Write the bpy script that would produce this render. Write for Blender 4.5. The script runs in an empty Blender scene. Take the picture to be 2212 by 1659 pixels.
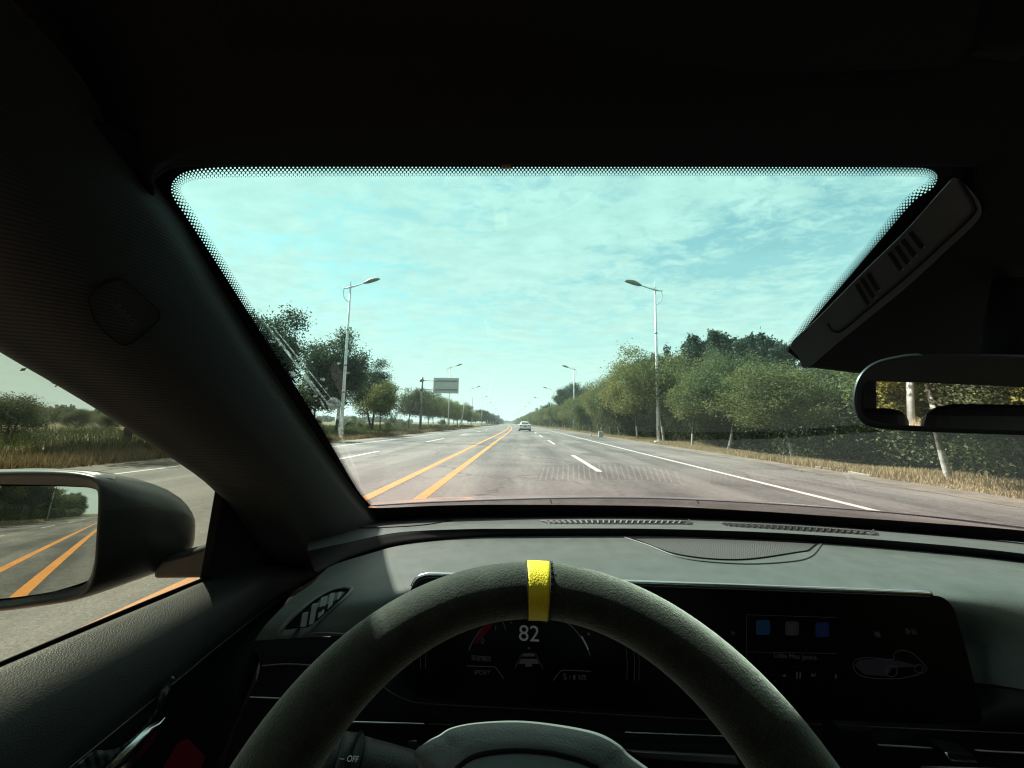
import bpy, math, random
import numpy as np
from mathutils import Vector, Matrix
from mathutils.bvhtree import BVHTree
from mathutils import noise as mnoise
random.seed(7)
rng = np.random.default_rng(11)
sc = bpy.context.scene
COL = sc.collection
CAMZ = 1.18
SUN = Vector((-0.566, 0.418, 0.71)).normalized()   # direction towards the sun

# ------------------------------------------------------------------ camera, sky, sun
FPX, CU, CV = 800.0, 1106.0, 829.5                # focal length and centre in units of a 2212 x 1659 picture
PITCH, YAW, ROLL = math.radians(6.05), math.radians(1.4), math.radians(1.0)
Fw = Vector((-math.sin(YAW)*math.cos(PITCH), math.cos(YAW)*math.cos(PITCH), math.sin(PITCH)))
R0 = Fw.cross(Vector((0, 0, 1))).normalized(); U0 = R0.cross(Fw)
Rt = R0*math.cos(ROLL) + U0*math.sin(ROLL); Up = U0*math.cos(ROLL) - R0*math.sin(ROLL)
cam = bpy.data.cameras.new('camera'); cam.lens = 36.0*FPX/2212.0; cam.sensor_width = 36
cam.clip_start = 0.01; cam.clip_end = 9000
co = bpy.data.objects.new('camera', cam); COL.objects.link(co)
co.matrix_world = Matrix.Translation((0, 0, CAMZ)) @ Matrix((Rt, Up, -Fw)).transposed().to_4x4()
sc.camera = co
sc.view_settings.view_transform = 'Standard'; sc.view_settings.look = 'None'
sc.view_settings.gamma = 1; sc.view_settings.exposure = 1.75
sc.view_settings.use_curve_mapping = False
sc.cycles.use_denoising = True
try: sc.cycles.denoiser = 'OPENIMAGEDENOISE'
except Exception: pass
sc.cycles.transparent_max_bounces = 24
sc.cycles.max_bounces = 8; sc.cycles.diffuse_bounces = 4
sc.cycles.sample_clamp_indirect = 4
sc.cycles.caustics_reflective = False; sc.cycles.caustics_refractive = False
sc.cycles.filter_width = 1.2

W = bpy.data.worlds.new('World'); sc.world = W; W.use_nodes = True
nt = W.node_tree; N = nt.nodes; L = nt.links; N.clear()
def nd(nodes, typ, **kw):
    n = nodes.new(typ)
    for k, v in kw.items():
        if k == 'ins':
            for a, b in v.items(): n.inputs[a].default_value = b
        else: setattr(n, k, v)
    return n
wo = nd(N, 'ShaderNodeOutputWorld'); bg = nd(N, 'ShaderNodeBackground', ins={'Strength': 0.052})
sky = nd(N, 'ShaderNodeTexSky', sky_type='NISHITA', sun_disc=False)
sky.sun_elevation = math.asin(SUN.z); sky.sun_rotation = math.atan2(SUN.x, SUN.y)
sky.air_density = 1.0; sky.dust_density = .5; sky.ozone_density = 1.2
tc = nd(N, 'ShaderNodeTexCoord'); sx = nd(N, 'ShaderNodeSeparateXYZ'); L.new(tc.outputs['Generated'], sx.inputs[0])
def mth(op, a, b=None, c=None, clamp=False, T=nt):
    n = T.nodes.new('ShaderNodeMath'); n.operation = op; n.use_clamp = clamp
    for i, v in enumerate((a, b, c)):
        if v is None: continue
        if isinstance(v, (int, float)): n.inputs[i].default_value = v
        else: T.links.new(v, n.inputs[i])
    return n.outputs[0]
def ramp(T, fac, stops, interp='LINEAR'):
    n = T.nodes.new('ShaderNodeValToRGB'); cr = n.color_ramp; cr.interpolation = interp
    while len(cr.elements) < len(stops): cr.elements.new(0.5)
    for e, (p, c) in zip(cr.elements, stops):
        e.position = p; e.color = (*c, 1) if len(c) == 3 else c
    T.links.new(fac, n.inputs[0]); return n.outputs[0]
def mixc(T, f, a, b, mode='MIX'):
    n = T.nodes.new('ShaderNodeMix'); n.data_type = 'RGBA'; n.blend_type = mode
    for i, v in ((0, f), (6, a), (7, b)):
        if isinstance(v, (int, float)): n.inputs[i].default_value = v
        elif isinstance(v, tuple): n.inputs[i].default_value = (*v, 1) if len(v) == 3 else v
        else: T.links.new(v, n.inputs[i])
    return n.outputs[2]
def noi(T, vec, scale, detail=4, rough=.5, dist=0., out=0):
    n = T.nodes.new('ShaderNodeTexNoise'); n.inputs['Scale'].default_value = scale; n.inputs['Detail'].default_value = detail
    n.inputs['Roughness'].default_value = rough; n.inputs['Distortion'].default_value = dist
    if vec is not None: T.links.new(vec, n.inputs['Vector'])
    return n.outputs[out]
den = mth('ADD', mth('MAXIMUM', sx.outputs[2], 0.0), 0.10)
cx = mth('DIVIDE', sx.outputs[0], den); cy = mth('DIVIDE', sx.outputs[1], den)
cv = nd(N, 'ShaderNodeCombineXYZ'); L.new(cx, cv.inputs[0]); L.new(cy, cv.inputs[1])
mp = nd(N, 'ShaderNodeMapping'); L.new(cv.outputs[0], mp.inputs[0]); mp.inputs['Rotation'].default_value = (0, 0, .5); mp.inputs['Scale'].default_value = (1, 1.5, 1)
mp.inputs['Location'].default_value = (3.1, 1.7, 0)
big = noi(nt, mp.outputs[0], 0.8, 3, .5, .4)
mid = noi(nt, mp.outputs[0], 2.6, 8, .62, .7)
fin = noi(nt, mp.outputs[0], 12.0, 7, .68, .5)
cov = mth('ADD', mth('ADD', mth('MULTIPLY', big, .8), mth('MULTIPLY', mid, .9)), mth('MULTIPLY', fin, .85))
mask = ramp(nt, cov, [(.90, (0, 0, 0)), (1.06, (.55, .55, .55)), (1.0, (1, 1, 1))])
# colour-ramp positions must stay in 0..1: rescale the coverage first
cov2 = mth('MULTIPLY', mth('SUBTRACT', cov, 1.06), 3.6, clamp=True)
N.remove(mask.node)
mask = ramp(nt, cov2, [(0.0, (0, 0, 0)), (.45, (.5, .5, .5)), (1.0, (1, 1, 1))])
hz = ramp(nt, sx.outputs[2], [(0.0, (.97, .97, .97)), (.14, (.90, .90, .90)), (.34, (.34, .34, .34)), (.6, (.10, .10, .10))])
mm = mth('MAXIMUM', mth('MULTIPLY_ADD', mask, .74, .26), hz)
CLOUD = (5.3, 5.8, 5.4); GAP = (1.0, 1.30, .95)
skc = mixc(nt, 1.0, sky.outputs[0], GAP, 'MULTIPLY')
shade = ramp(nt, noi(nt, mp.outputs[0], 5.0, 5, .6, .3), [(.3, (.84, .87, .87)), (.65, (1.08, 1.06, 1.04))])
cl = mixc(nt, 1.0, CLOUD, shade, 'MULTIPLY')
fincol = mixc(nt, mth('MULTIPLY', mm, .92), skc, cl)
L.new(fincol, bg.inputs[0]); L.new(bg.outputs[0], wo.inputs[0])
sl = bpy.data.lights.new('sun', 'SUN'); sl.energy = 4.6; sl.angle = math.radians(.6); sl.color = (1, .95, .86)
so = bpy.data.objects.new('sun', sl); COL.objects.link(so); so.rotation_euler = SUN.to_track_quat('Z', 'Y').to_euler(); so.location = (0, 0, 30)

# ------------------------------------------------------------------ small tools
def put(o, parent=None):
    COL.objects.link(o)
    if parent is not None: o.parent = parent
    return o
def tag(o, label=None, cat=None, group=None, kind=None):
    if label: o['label'] = label
    if cat: o['category'] = cat
    if group: o['group'] = group
    if kind: o['kind'] = kind
    return o
def empty(name, loc=(0, 0, 0), rz=0):
    o = bpy.data.objects.new(name, None); o.empty_display_size = .1; o.location = loc; o.rotation_euler = (0, 0, rz)
    return put(o)
def mesh(name, vs, fs, mat, parent=None, smooth=True, uv=None):
    me = bpy.data.meshes.new(name)
    me.from_pydata([tuple(v) for v in vs], [], [tuple(f) for f in fs]); me.update()
    if smooth: me.polygons.foreach_set('use_smooth', [True]*len(me.polygons))
    if uv is not None:
        l = me.uv_layers.new(name='UVMap'); li = np.empty(len(me.loops), dtype=np.int32); me.loops.foreach_get('vertex_index', li)
        l.data.foreach_set('uv', np.asarray(uv, dtype=np.float32)[li].ravel())
    if mat: me.materials.append(mat)
    return put(bpy.data.objects.new(name, me), parent)
def catmull(P, n, closed=False):
    P = [np.asarray(p, float) for p in P]; m = len(P)
    if m == 2 and not closed: return [P[0]+(P[1]-P[0])*t for t in np.linspace(0, 1, n)]
    out = []
    segs = m if closed else m-1
    g = lambda i: P[i % m] if closed else (P[0]*2-P[1] if i < 0 else (P[m-1]*2-P[m-2] if i >= m else P[i]))
    for t in np.linspace(0, segs, n, endpoint=not closed):
        i = min(int(t), segs-1); s = t-i
        a, b, c, d = g(i-1), g(i), g(i+1), g(i+2)
        out.append(.5*((2*b)+(-a+c)*s+(2*a-5*b+4*c-d)*s*s+(-a+3*b-3*c+d)*s**3))
    return out
def loft(name, rows, mat, parent=None, nu=40, nv=20, thick=0.0, closed=False, straight=False):
    rr = [catmull([np.array(p) for p in r], nu, closed) for r in rows]
    if not straight:
        cols = [catmull([r[i] for r in rr], nv) for i in range(nu)]
        rr = [[c[j] for c in cols] for j in range(nv)]
    nvv = len(rr); vs = [p for r in rr for p in r]; fs = []
    for j in range(nvv-1):
        for i in range(nu if closed else nu-1):
            i2 = (i+1) % nu
            fs.append((j*nu+i, j*nu+i2, (j+1)*nu+i2, (j+1)*nu+i))
    uv = [(i/(nu-1), j/(nvv-1)) for j in range(nvv) for i in range(nu)]
    o = mesh(name, vs, fs, mat, parent, True, uv)
    if thick:
        md = o.modifiers.new('solid', 'SOLIDIFY'); md.thickness = thick; md.offset = 0
    return o
def tube(name, pts, rad, mat, parent=None, seg=12, n=None, squash=1.0, closed=False):
    P = [Vector(p) for p in (catmull(pts, n, closed) if n else pts)]
    m = len(P); rad = rad if hasattr(rad, '__len__') else [rad]*m
    if len(rad) != m: rad = list(np.interp(np.linspace(0, 1, m), np.linspace(0, 1, len(rad)), rad))
    vs, fs = [], []; ref = None
    for k in range(m):
        a = P[(k-1) % m] if (closed or k > 0) else P[k]; b = P[(k+1) % m] if (closed or k < m-1) else P[k]
        T = (b-a).normalized()
        if ref is None: ref = T.orthogonal().normalized()
        ref = (ref-T*ref.dot(T)).normalized(); B = T.cross(ref)
        for s in range(seg):
            an = 2*math.pi*s/seg
            vs.append(P[k]+ref*math.cos(an)*rad[k]+B*math.sin(an)*rad[k]*squash)
    for k in range(m if closed else m-1):
        for s in range(seg):
            k2 = (k+1) % m
            fs.append((k*seg+s, k*seg+(s+1) % seg, k2*seg+(s+1) % seg, k2*seg+s))
    if not closed:
        fs.append(tuple(range(seg))[::-1]); fs.append(tuple((m-1)*seg+s for s in range(seg)))
    return mesh(name, vs, fs, mat, parent)
def prism(name, pts, off, mat, parent=None, bev=0.0, smooth=False):
    pts = [Vector(p) for p in pts]; off = Vector(off); n = len(pts)
    vs = pts+[p+off for p in pts]
    fs = [tuple(range(n)), tuple(range(2*n-1, n-1, -1))]+[(i, i+n, (i+1) % n+n, (i+1) % n) for i in range(n)]
    o = mesh(name, vs, fs, mat, parent, smooth)
    if bev:
        md = o.modifiers.new('bev', 'BEVEL'); md.width = bev; md.segments = 3; md.limit_method = 'ANGLE'
    return o
def box(name, c, s, mat, parent=None, bev=0.0, rot=None):
    x, y, z = s[0]/2, s[1]/2, s[2]/2
    M = (rot or Matrix.Identity(3)); c = Vector(c)
    vs = [c+M@Vector((a*x, b*y, d*z)) for a in (-1, 1) for b in (-1, 1) for d in (-1, 1)]
    fs = [(0, 1, 3, 2), (4, 6, 7, 5), (0, 4, 5, 1), (2, 3, 7, 6), (0, 2, 6, 4), (1, 5, 7, 3)]
    o = mesh(name, vs, fs, mat, parent, False)
    if bev:
        md = o.modifiers.new('bev', 'BEVEL'); md.width = bev; md.segments = 3
    return o
# measuring helpers: turn sight lines into real points at a given height, side plane or distance (relative to the eye)
def ray(u, v): return (Fw + Rt*((u-CU)/FPX) - Up*((v-CV)/FPX))
EYE = Vector((0, 0, CAMZ))
def PD(u, v, d): return EYE + ray(u, v)*d
def PZ(u, v, z):
    r = ray(u, v); return EYE + r*(z/r.z)
def PY(u, v, y):
    r = ray(u, v); return EYE + r*(y/r.y)
def PPl(u, v, p0, n):
    r = ray(u, v); return EYE + r*((Vector(p0)-EYE).dot(n)/r.dot(n))
GA, GB, GC, GX = .587, -1.863, .29, .37           # windscreen: y = GA + GB z - GC (x-GX)^2
def G(u, v, k=1.0):
    r = ray(u, v)
    a = GC*r.x*r.x; b = r.y-GB*r.z-2*GC*GX*r.x; c = -(GA-GC*GX*GX)
    t = (-b+math.sqrt(max(b*b-4*a*c, 0)))/(2*a) if abs(a) > 1e-9 else -c/b
    return EYE + r*(t*k)
def WN(u, v, off=0.0):                             # side window plane: x = -.36 + .3 z
    r = ray(u, v); return EYE + r*((-.36+off)/(r.x-.3*r.z))
def bvh_of(o):
    dg = bpy.context.evaluated_depsgraph_get(); return BVHTree.FromObject(o, dg)
def onto(b, u, v, lift=.0015):
    r = ray(u, v).normalized(); h = b.ray_cast(EYE, r)
    return (h[0] - r*lift) if h[0] is not None else None

# ------------------------------------------------------------------ materials
def newmat(name):
    m = bpy.data.materials.new(name); m.use_nodes = True; T = m.node_tree; T.nodes.clear()
    o = T.nodes.new('ShaderNodeOutputMaterial'); p = T.nodes.new('ShaderNodeBsdfPrincipled'); T.links.new(p.outputs[0], o.inputs[0])
    return m, T, p, o
def setp(p, **k):
    for a, b in k.items():
        a = a.replace('_', ' ')
        p.inputs[a].default_value = (*b, 1) if isinstance(b, tuple) and len(b) == 3 else b
def objco(T): return T.nodes.new('ShaderNodeTexCoord').outputs['Object']
def geoco(T): return T.nodes.new('ShaderNodeNewGeometry').outputs['Position']
def bump(T, p, h, s=.3, d=.001):
    b = T.nodes.new('ShaderNodeBump'); b.inputs['Strength'].default_value = s; b.inputs['Distance'].default_value = d
    T.links.new(h, b.inputs['Height']); T.links.new(b.outputs[0], p.inputs['Normal'])
def leather(name, col, rough=.5, scale=420, s=.35, spec=.35):
    m, T, p, o = newmat(name); c = geoco(T)
    vo = T.nodes.new('ShaderNodeTexVoronoi'); vo.feature = 'DISTANCE_TO_EDGE'; vo.inputs['Scale'].default_value = scale; T.links.new(c, vo.inputs['Vector'])
    hh = mth('MINIMUM', vo.outputs[0], .25, T=T)
    n = noi(T, c, 30, 4, .6)
    cc = ramp(T, n, [(.3, tuple(x*.86 for x in col)), (.7, tuple(x*1.12 for x in col))]); T.links.new(cc, p.inputs['Base Color'])
    r = mth('MULTIPLY_ADD', n, .15, rough-.07, T=T); T.links.new(r, p.inputs['Roughness'])
    p.inputs['Specular IOR Level'].default_value = spec
    bump(T, p, hh, s, .0015); return m
def plain(name, col, rough=.5, metal=0., spec=.5, nscale=None, namp=.1, coat=0.):
    m, T, p, o = newmat(name); setp(p, Base_Color=col, Roughness=rough, Metallic=metal)
    p.inputs['Specular IOR Level'].default_value = spec
    if coat: p.inputs['Coat Weight'].default_value = coat; p.inputs['Coat Roughness'].default_value = .05
    if nscale:
        n = noi(T, geoco(T), nscale, 5, .6)
        T.links.new(ramp(T, n, [(.25, tuple(x*(1-namp) for x in col)), (.75, tuple(min(1, x*(1+namp)) for x in col))]), p.inputs['Base Color'])
    return m
def emis(name, col, s=1.0):
    m = bpy.data.materials.new(name); m.use_nodes = True; T = m.node_tree; T.nodes.clear()
    o = T.nodes.new('ShaderNodeOutputMaterial'); e = T.nodes.new('ShaderNodeEmission'); e.inputs[0].default_value = (*col, 1); e.inputs[1].default_value = s
    T.links.new(e.outputs[0], o.inputs[0]); return m
M = {}
M['pad'] = leather('dash_pad_leather', (.058, .073, .066), .50, 520, .25, .45)
M['ledge'] = leather('dash_ledge_leather', (.060, .075, .070), .46, 520, .2, .45)
M['dark'] = leather('dark_soft_plastic', (.020, .022, .022), .55, 420, .3, .3)
M['darker'] = plain('black_plastic', (.005, .0055, .006), .6, spec=.12)
M['matt'] = plain('matt_black', (.006, .006, .0065), .8, spec=.15)
M['door'] = leather('door_leather', (.015, .017, .016), .55, 480, .4, .3)
M['gloss'] = plain('gloss_black', (.0015, .0015, .002), .25, spec=.06)
M['chrome'] = plain('satin_chrome', (.62, .64, .64), .22, metal=1.)
M['silver'] = plain('silver_trim', (.36, .38, .38), .32, metal=1.)
M['ventslat'] = plain('air_vent_slat', (.13, .15, .145), .5)
M['ventframe'] = plain('air_vent_frame', (.075, .085, .083), .5)
M['slat'] = plain('vent_slat_grey', (.20, .21, .21), .3, spec=.6)
M['faint'] = plain('dark_trim_line', (.09, .09, .09), .4, metal=.6)
M['yellow'] = leather('yellow_leather', (.80, .56, .02), .5, 500, .45, .35)
M['thread'] = plain('black_thread', (.01, .01, .01), .8)
# suede
m, T, p, o = newmat('suede'); c = geoco(T)
n1 = noi(T, c, 700, 4, .7); n2 = noi(T, c, 60, 4, .6)
k = mth('ADD', mth('MULTIPLY', n1, .6, T=T), mth('MULTIPLY', n2, .4, T=T), T=T)
T.links.new(ramp(T, k, [(.35, (.012, .0115, .009)), (.62, (.046, .044, .033))]), p.inputs['Base Color'])
setp(p, Roughness=.85, Sheen_Weight=.9, Sheen_Roughness=.3, Sheen_Tint=(1., .97, .82)); p.inputs['Specular IOR Level'].default_value = .2
bump(T, p, n1, .8, .0012); M['suede'] = m
# headliner felt, pillar cloth with fine ribs
m, T, p, o = newmat('headliner_felt'); c = geoco(T); n1 = noi(T, c, 600, 3, .7)
setp(p, Base_Color=(.010, .0105, .011), Roughness=.95); p.inputs['Specular IOR Level'].default_value = .1; bump(T, p, n1, .5, .001); M['felt'] = m
m, T, p, o = newmat('pillar_cloth'); c = geoco(T)
wv = T.nodes.new('ShaderNodeTexWave'); wv.inputs['Scale'].default_value = 170; wv.inputs['Distortion'].default_value = .4; wv.wave_type = 'BANDS'; wv.bands_direction = 'Z'; T.links.new(c, wv.inputs['Vector'])
setp(p, Roughness=.75, Sheen_Weight=.15); p.inputs['Specular IOR Level'].default_value = .3
T.links.new(ramp(T, wv.outputs[1], [(0, (.010, .0125, .0125)), (1, (.016, .0195, .0195))]), p.inputs['Base Color']); bump(T, p, wv.outputs[1], .35, .0005); M['pillar'] = m
# mirror glass
m, T, p, o = newmat('mirror_silver'); setp(p, Base_Color=(.90, .93, .90), Metallic=1., Roughness=.01); M['mirror'] = m
# glass panes
def pane(name, stops, lo, hi, fres=1.0, dirt=.0):
    m = bpy.data.materials.new(name); m.use_nodes = True; T = m.node_tree; T.nodes.clear()
    o = T.nodes.new('ShaderNodeOutputMaterial'); tr = T.nodes.new('ShaderNodeBsdfTransparent'); gl = T.nodes.new('ShaderNodeBsdfGlossy'); gl.inputs['Roughness'].default_value = .02
    s = T.nodes.new('ShaderNodeSeparateXYZ'); T.links.new(geoco(T), s.inputs[0])
    f = mth('DIVIDE', mth('SUBTRACT', s.outputs[2], lo, T=T), hi-lo, clamp=True, T=T)
    T.links.new(ramp(T, f, stops), tr.inputs[0])
    fr = T.nodes.new('ShaderNodeFresnel'); fr.inputs[0].default_value = 1.45
    mx = T.nodes.new('ShaderNodeMixShader'); T.links.new(mth('MULTIPLY', fr.outputs[0], fres, T=T), mx.inputs[0]); T.links.new(tr.outputs[0], mx.inputs[1]); T.links.new(gl.outputs[0], mx.inputs[2])
    last = mx.outputs[0]
    if dirt:
        df = T.nodes.new('ShaderNodeBsdfDiffuse'); df.inputs[0].default_value = (.75, .75, .75, 1)
        mx2 = T.nodes.new('ShaderNodeMixShader'); d = ramp(T, noi(T, geoco(T), 14, 6, .7), [(.45, (0, 0, 0)), (.8, (1, 1, 1))])
        T.links.new(mth('MULTIPLY', d, dirt, T=T), mx2.inputs[0]); T.links.new(last, mx2.inputs[1]); T.links.new(df.outputs[0], mx2.inputs[2]); last = mx2.outputs[0]
    T.links.new(last, o.inputs[0]); return m
M['windscreen'] = pane('windscreen_glass', [(0, (.84, .79, .77)), (.25, (.82, .82, .79)), (.55, (.76, .92, .87)), (1, (.57, .92, .89))], .98, 1.34, 1.0, .006)
M['sideglass'] = pane('side_window_glass', [(0, (.38, .40, .32)), (1, (.44, .50, .43))], .9, 1.4, .8)
# frit dots
m = bpy.data.materials.new('frit_dots'); m.use_nodes = True; T = m.node_tree; T.nodes.clear()
o = T.nodes.new('ShaderNodeOutputMaterial'); tr = T.nodes.new('ShaderNodeBsdfTransparent'); df = T.nodes.new('ShaderNodeBsdfDiffuse'); df.inputs[0].default_value = (.006, .006, .006, 1)
uvn = T.nodes.new('ShaderNodeUVMap'); s = T.nodes.new('ShaderNodeSeparateXYZ'); T.links.new(uvn.outputs[0], s.inputs[0])
PT = 2.45
row = mth('FLOOR', mth('DIVIDE', s.outputs[1], PT*.62, T=T), T=T)
sh = mth('MULTIPLY', mth('MODULO', row, 2.0, T=T), .5, T=T)
fx = mth('SUBTRACT', mth('FRACT', mth('ADD', mth('DIVIDE', s.outputs[0], PT, T=T), sh, T=T), T=T), .5, T=T)
fy = mth('MULTIPLY', mth('SUBTRACT', mth('FRACT', mth('DIVIDE', s.outputs[1], PT*.62, T=T), T=T), .5, T=T), .62, T=T)
d = mth('SQRT', mth('ADD', mth('MULTIPLY', fx, fx, T=T), mth('MULTIPLY', fy, fy, T=T), T=T), T=T)
rad = mth('MULTIPLY_ADD', s.outputs[1], .042, .19, T=T)
tm = mth('LESS_THAN', d, rad, T=T)
mx = T.nodes.new('ShaderNodeMixShader'); T.links.new(tm, mx.inputs[0]); T.links.new(df.outputs[0], mx.inputs[1]); T.links.new(tr.outputs[0], mx.inputs[2]); T.links.new(mx.outputs[0], o.inputs[0]); M['frit'] = m
tr.inputs[0].default_value = (1, 1, 1, 1)
# smear on the glass
def smearmat(name, a, sc_=60):
    m = bpy.data.materials.new(name); m.use_nodes = True; T = m.node_tree; T.nodes.clear()
    o = T.nodes.new('ShaderNodeOutputMaterial'); tr = T.nodes.new('ShaderNodeBsdfTransparent'); df = T.nodes.new('ShaderNodeBsdfTranslucent'); df.inputs[0].default_value = (.85, .9, .88, 1)
    df2 = T.nodes.new('ShaderNodeBsdfDiffuse'); df2.inputs[0].default_value = (.85, .9, .88, 1); ad = T.nodes.new('ShaderNodeMixShader'); ad.inputs[0].default_value = .4
    T.links.new(df.outputs[0], ad.inputs[1]); T.links.new(df2.outputs[0], ad.inputs[2])
    f = ramp(T, noi(T, geoco(T), sc_, 6, .75), [(.42, (0, 0, 0)), (.6, (1, 1, 1))])
    mx = T.nodes.new('ShaderNodeMixShader'); T.links.new(mth('MULTIPLY', f, a*.6, T=T), mx.inputs[0]); T.links.new(tr.outputs[0], mx.inputs[1]); T.links.new(ad.outputs[0], mx.inputs[2]); T.links.new(mx.outputs[0], o.inputs[0]); return m
M['smear'] = smearmat('glass_smear', .30, 260); M['smear2'] = smearmat('glass_smear_thin', .18, 120)

# ------------------------------------------------------------------ outside: ground and road
def bend(y):
    if y < 45: return 0.0
    if y < 105: return -.5*.034/60*(y-45)**2
    return -1.02-.034*(y-105)
def ysteps(y0, y1):
    ys = [y0]; y = y0
    while y < y1:
        y += 1.5 if abs(y) < 60 else (4 if abs(y) < 200 else 12); ys.append(min(y, y1))
    return ys
def strip(name, x0, x1, y0, y1, z, mat, parent=None, nx=1):
    ys = ysteps(y0, y1); vs, fs, uv = [], [], []
    for y in ys:
        for i in range(nx+1):
            x = x0+(x1-x0)*i/nx; vs.append((x+bend(y), y, z)); uv.append((x, y))
    for j in range(len(ys)-1):
        for i in range(nx):
            a = j*(nx+1)+i; fs.append((a, a+1, a+nx+2, a+nx+1))
    return mesh(name, vs, fs, mat, parent, False, uv)
m, T, p, o = newmat('dry_ground'); c = geoco(T)
n1 = noi(T, c, .35, 6, .65); n2 = noi(T, c, 6, 5, .6)
k = mth('ADD', mth('MULTIPLY', n1, .6, T=T), mth('MULTIPLY', n2, .4, T=T), T=T)
T.links.new(ramp(T, k, [(.38, (.060, .066, .030)), (.5, (.13, .105, .055)), (.62, (.20, .15, .085))]), p.inputs['Base Color']); setp(p, Roughness=.95)
p.inputs['Specular IOR Level'].default_value = .1; bump(T, p, n2, .8, .05); M['ground'] = m
vs, fs = [], []
gx = [-4000, -900, -300, -120, -60, -30, -14, -9.9, 8.7, 12, 30, 60, 150, 400, 4000]; gy = [-1500, -400, -150, -60, 0, 60, 150, 300, 600, 1200, 4000, 7000]
for y in gy:
    for x in gx: vs.append((x, y, -.03 if abs(x) < 11 else -.03))
nx = len(gx)
for j in range(len(gy)-1):
    for i in range(nx-1): fs.append((j*nx+i, j*nx+i+1, (j+1)*nx+i+1, (j+1)*nx+i))
tag(mesh('ground', vs, fs, M['ground'], None, False), kind='structure')
# asphalt
m, T, p, o = newmat('worn_asphalt'); c = geoco(T)
s = T.nodes.new('ShaderNodeSeparateXYZ'); T.links.new(c, s.inputs[0])
mpn = T.nodes.new('ShaderNodeMapping'); mpn.inputs['Scale'].default_value = (1, .10, 1); T.links.new(c, mpn.inputs[0])
broad = noi(T, mpn.outputs[0], .9, 5, .6, .3); patch = noi(T, c, .22, 4, .6, .5); grit = noi(T, c, 55, 3, .8); grit2 = noi(T, c, 9, 6, .8)
k = mth('ADD', mth('ADD', mth('MULTIPLY', broad, .34, T=T), mth('MULTIPLY', patch, .26, T=T), T=T), mth('ADD', mth('MULTIPLY', grit, .14, T=T), mth('MULTIPLY', grit2, .26, T=T), T=T), T=T)
base = ramp(T, k, [(.43, (.064, .059, .060)), (.5, (.122, .112, .111)), (.575, (.195, .178, .171))])
gr = ramp(T, grit, [(.36, (.62, .62, .62)), (.5, (1, 1, 1)), (.66, (1.35, 1.33, 1.3))]); base = mixc(T, .8, base, gr, 'MULTIPLY')
lanes = None
for xc in (-.45, 1.15, 2.9, 4.3, -3.2, -4.7, -6.4, -7.6):        # polished wheel tracks
    g1 = mth('DIVIDE', mth('SUBTRACT', s.outputs[0], xc, T=T), .42, T=T); g2 = mth('SUBTRACT', 1.0, mth('MULTIPLY', g1, g1, T=T), clamp=True, T=T)
    lanes = g2 if lanes is None else mth('ADD', lanes, g2, T=T)
lanes = mth('MULTIPLY', lanes, mth('MULTIPLY_ADD', broad, 1.2, -.2, clamp=True, T=T), T=T)
base = mixc(T, mth('MULTIPLY', lanes, .75, T=T), base, mixc(T, 1.0, base, (.70, .69, .69), 'MULTIPLY'))
dust = ramp(T, noi(T, mpn.outputs[0], .45, 4, .6, .6), [(.48, (0, 0, 0)), (.68, (1, 1, 1))])
base = mixc(T, mth('MULTIPLY', dust, .45, T=T), base, (.215, .185, .172))
vo = T.nodes.new('ShaderNodeTexVoronoi'); vo.feature = 'DISTANCE_TO_EDGE'; vo.inputs['Scale'].default_value = .33
vadd = T.nodes.new('ShaderNodeVectorMath'); vadd.operation = 'ADD'; T.links.new(c, vadd.inputs[0]); vn = noi(T, c, 1.1, 5, .7, out=1)
vs_ = T.nodes.new('ShaderNodeVectorMath'); vs_.operation = 'SCALE'; vs_.inputs['Scale'].default_value = 1.6; T.links.new(vn, vs_.inputs[0]); T.links.new(vs_.outputs[0], vadd.inputs[1]); T.links.new(vadd.outputs[0], vo.inputs['Vector'])
crack = ramp(T, vo.outputs[0], [(0.0, (1, 1, 1)), (.022, (0, 0, 0))]); ckm = ramp(T, patch, [(.44, (0, 0, 0)), (.54, (1, 1, 1))])
base = mixc(T, mth('MULTIPLY', mth('MULTIPLY', crack, ckm, T=T), .75, T=T), base, (.035, .034, .034))
T.links.new(base, p.inputs['Base Color']); setp(p, Roughness=.82); p.inputs['Specular IOR Level'].default_value = .35; bump(T, p, grit, .5, .006); M['asphalt'] = m
def paint(name, col, wear=.35):
    m, T, p, o = newmat(name); c = geoco(T); n = noi(T, c, 22, 6, .75); n2 = noi(T, c, 1.2, 3, .6)
    k = mth('MULTIPLY_ADD', n2, .35, n, T=T)
    T.links.new(ramp(T, k, [(.44, (.15, .14, .13)), (.44+.12*wear+.02, tuple(x*.8 for x in col)), (.8, col)]), p.inputs['Base Color']); setp(p, Roughness=.7); return m
M['white'] = paint('white_road_paint', (.54, .52, .49), 1.1); M['yel'] = paint('yellow_road_paint', (.60, .235, .06), 1.3)
M['white2'] = paint('faded_white_paint', (.45, .44, .42), 1.2)
road = tag(strip('road', -9.6, 8.45, -160, 1500, 0.0, M['asphalt'], None, 6), kind='structure')
strip('edge_line', 5.12, 5.27, -160, 900, .004, M['white'], road)
strip('edge_line', -8.38, -8.23, -160, 900, .004, M['white2'], road)
strip('centre_line', -1.62, -1.44, -160, 900, .004, M['yel'], road)
strip('centre_line', -2.44, -2.26, -160, 900, .004, M['yel'], road)
for x in (2.02, -5.52):
    y = 9.6-12.4*6
    while y < 420:
        strip('lane_dash', x-.075, x+.075, y, y+4.9, .004, M['white'], road); y += 12.4
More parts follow.
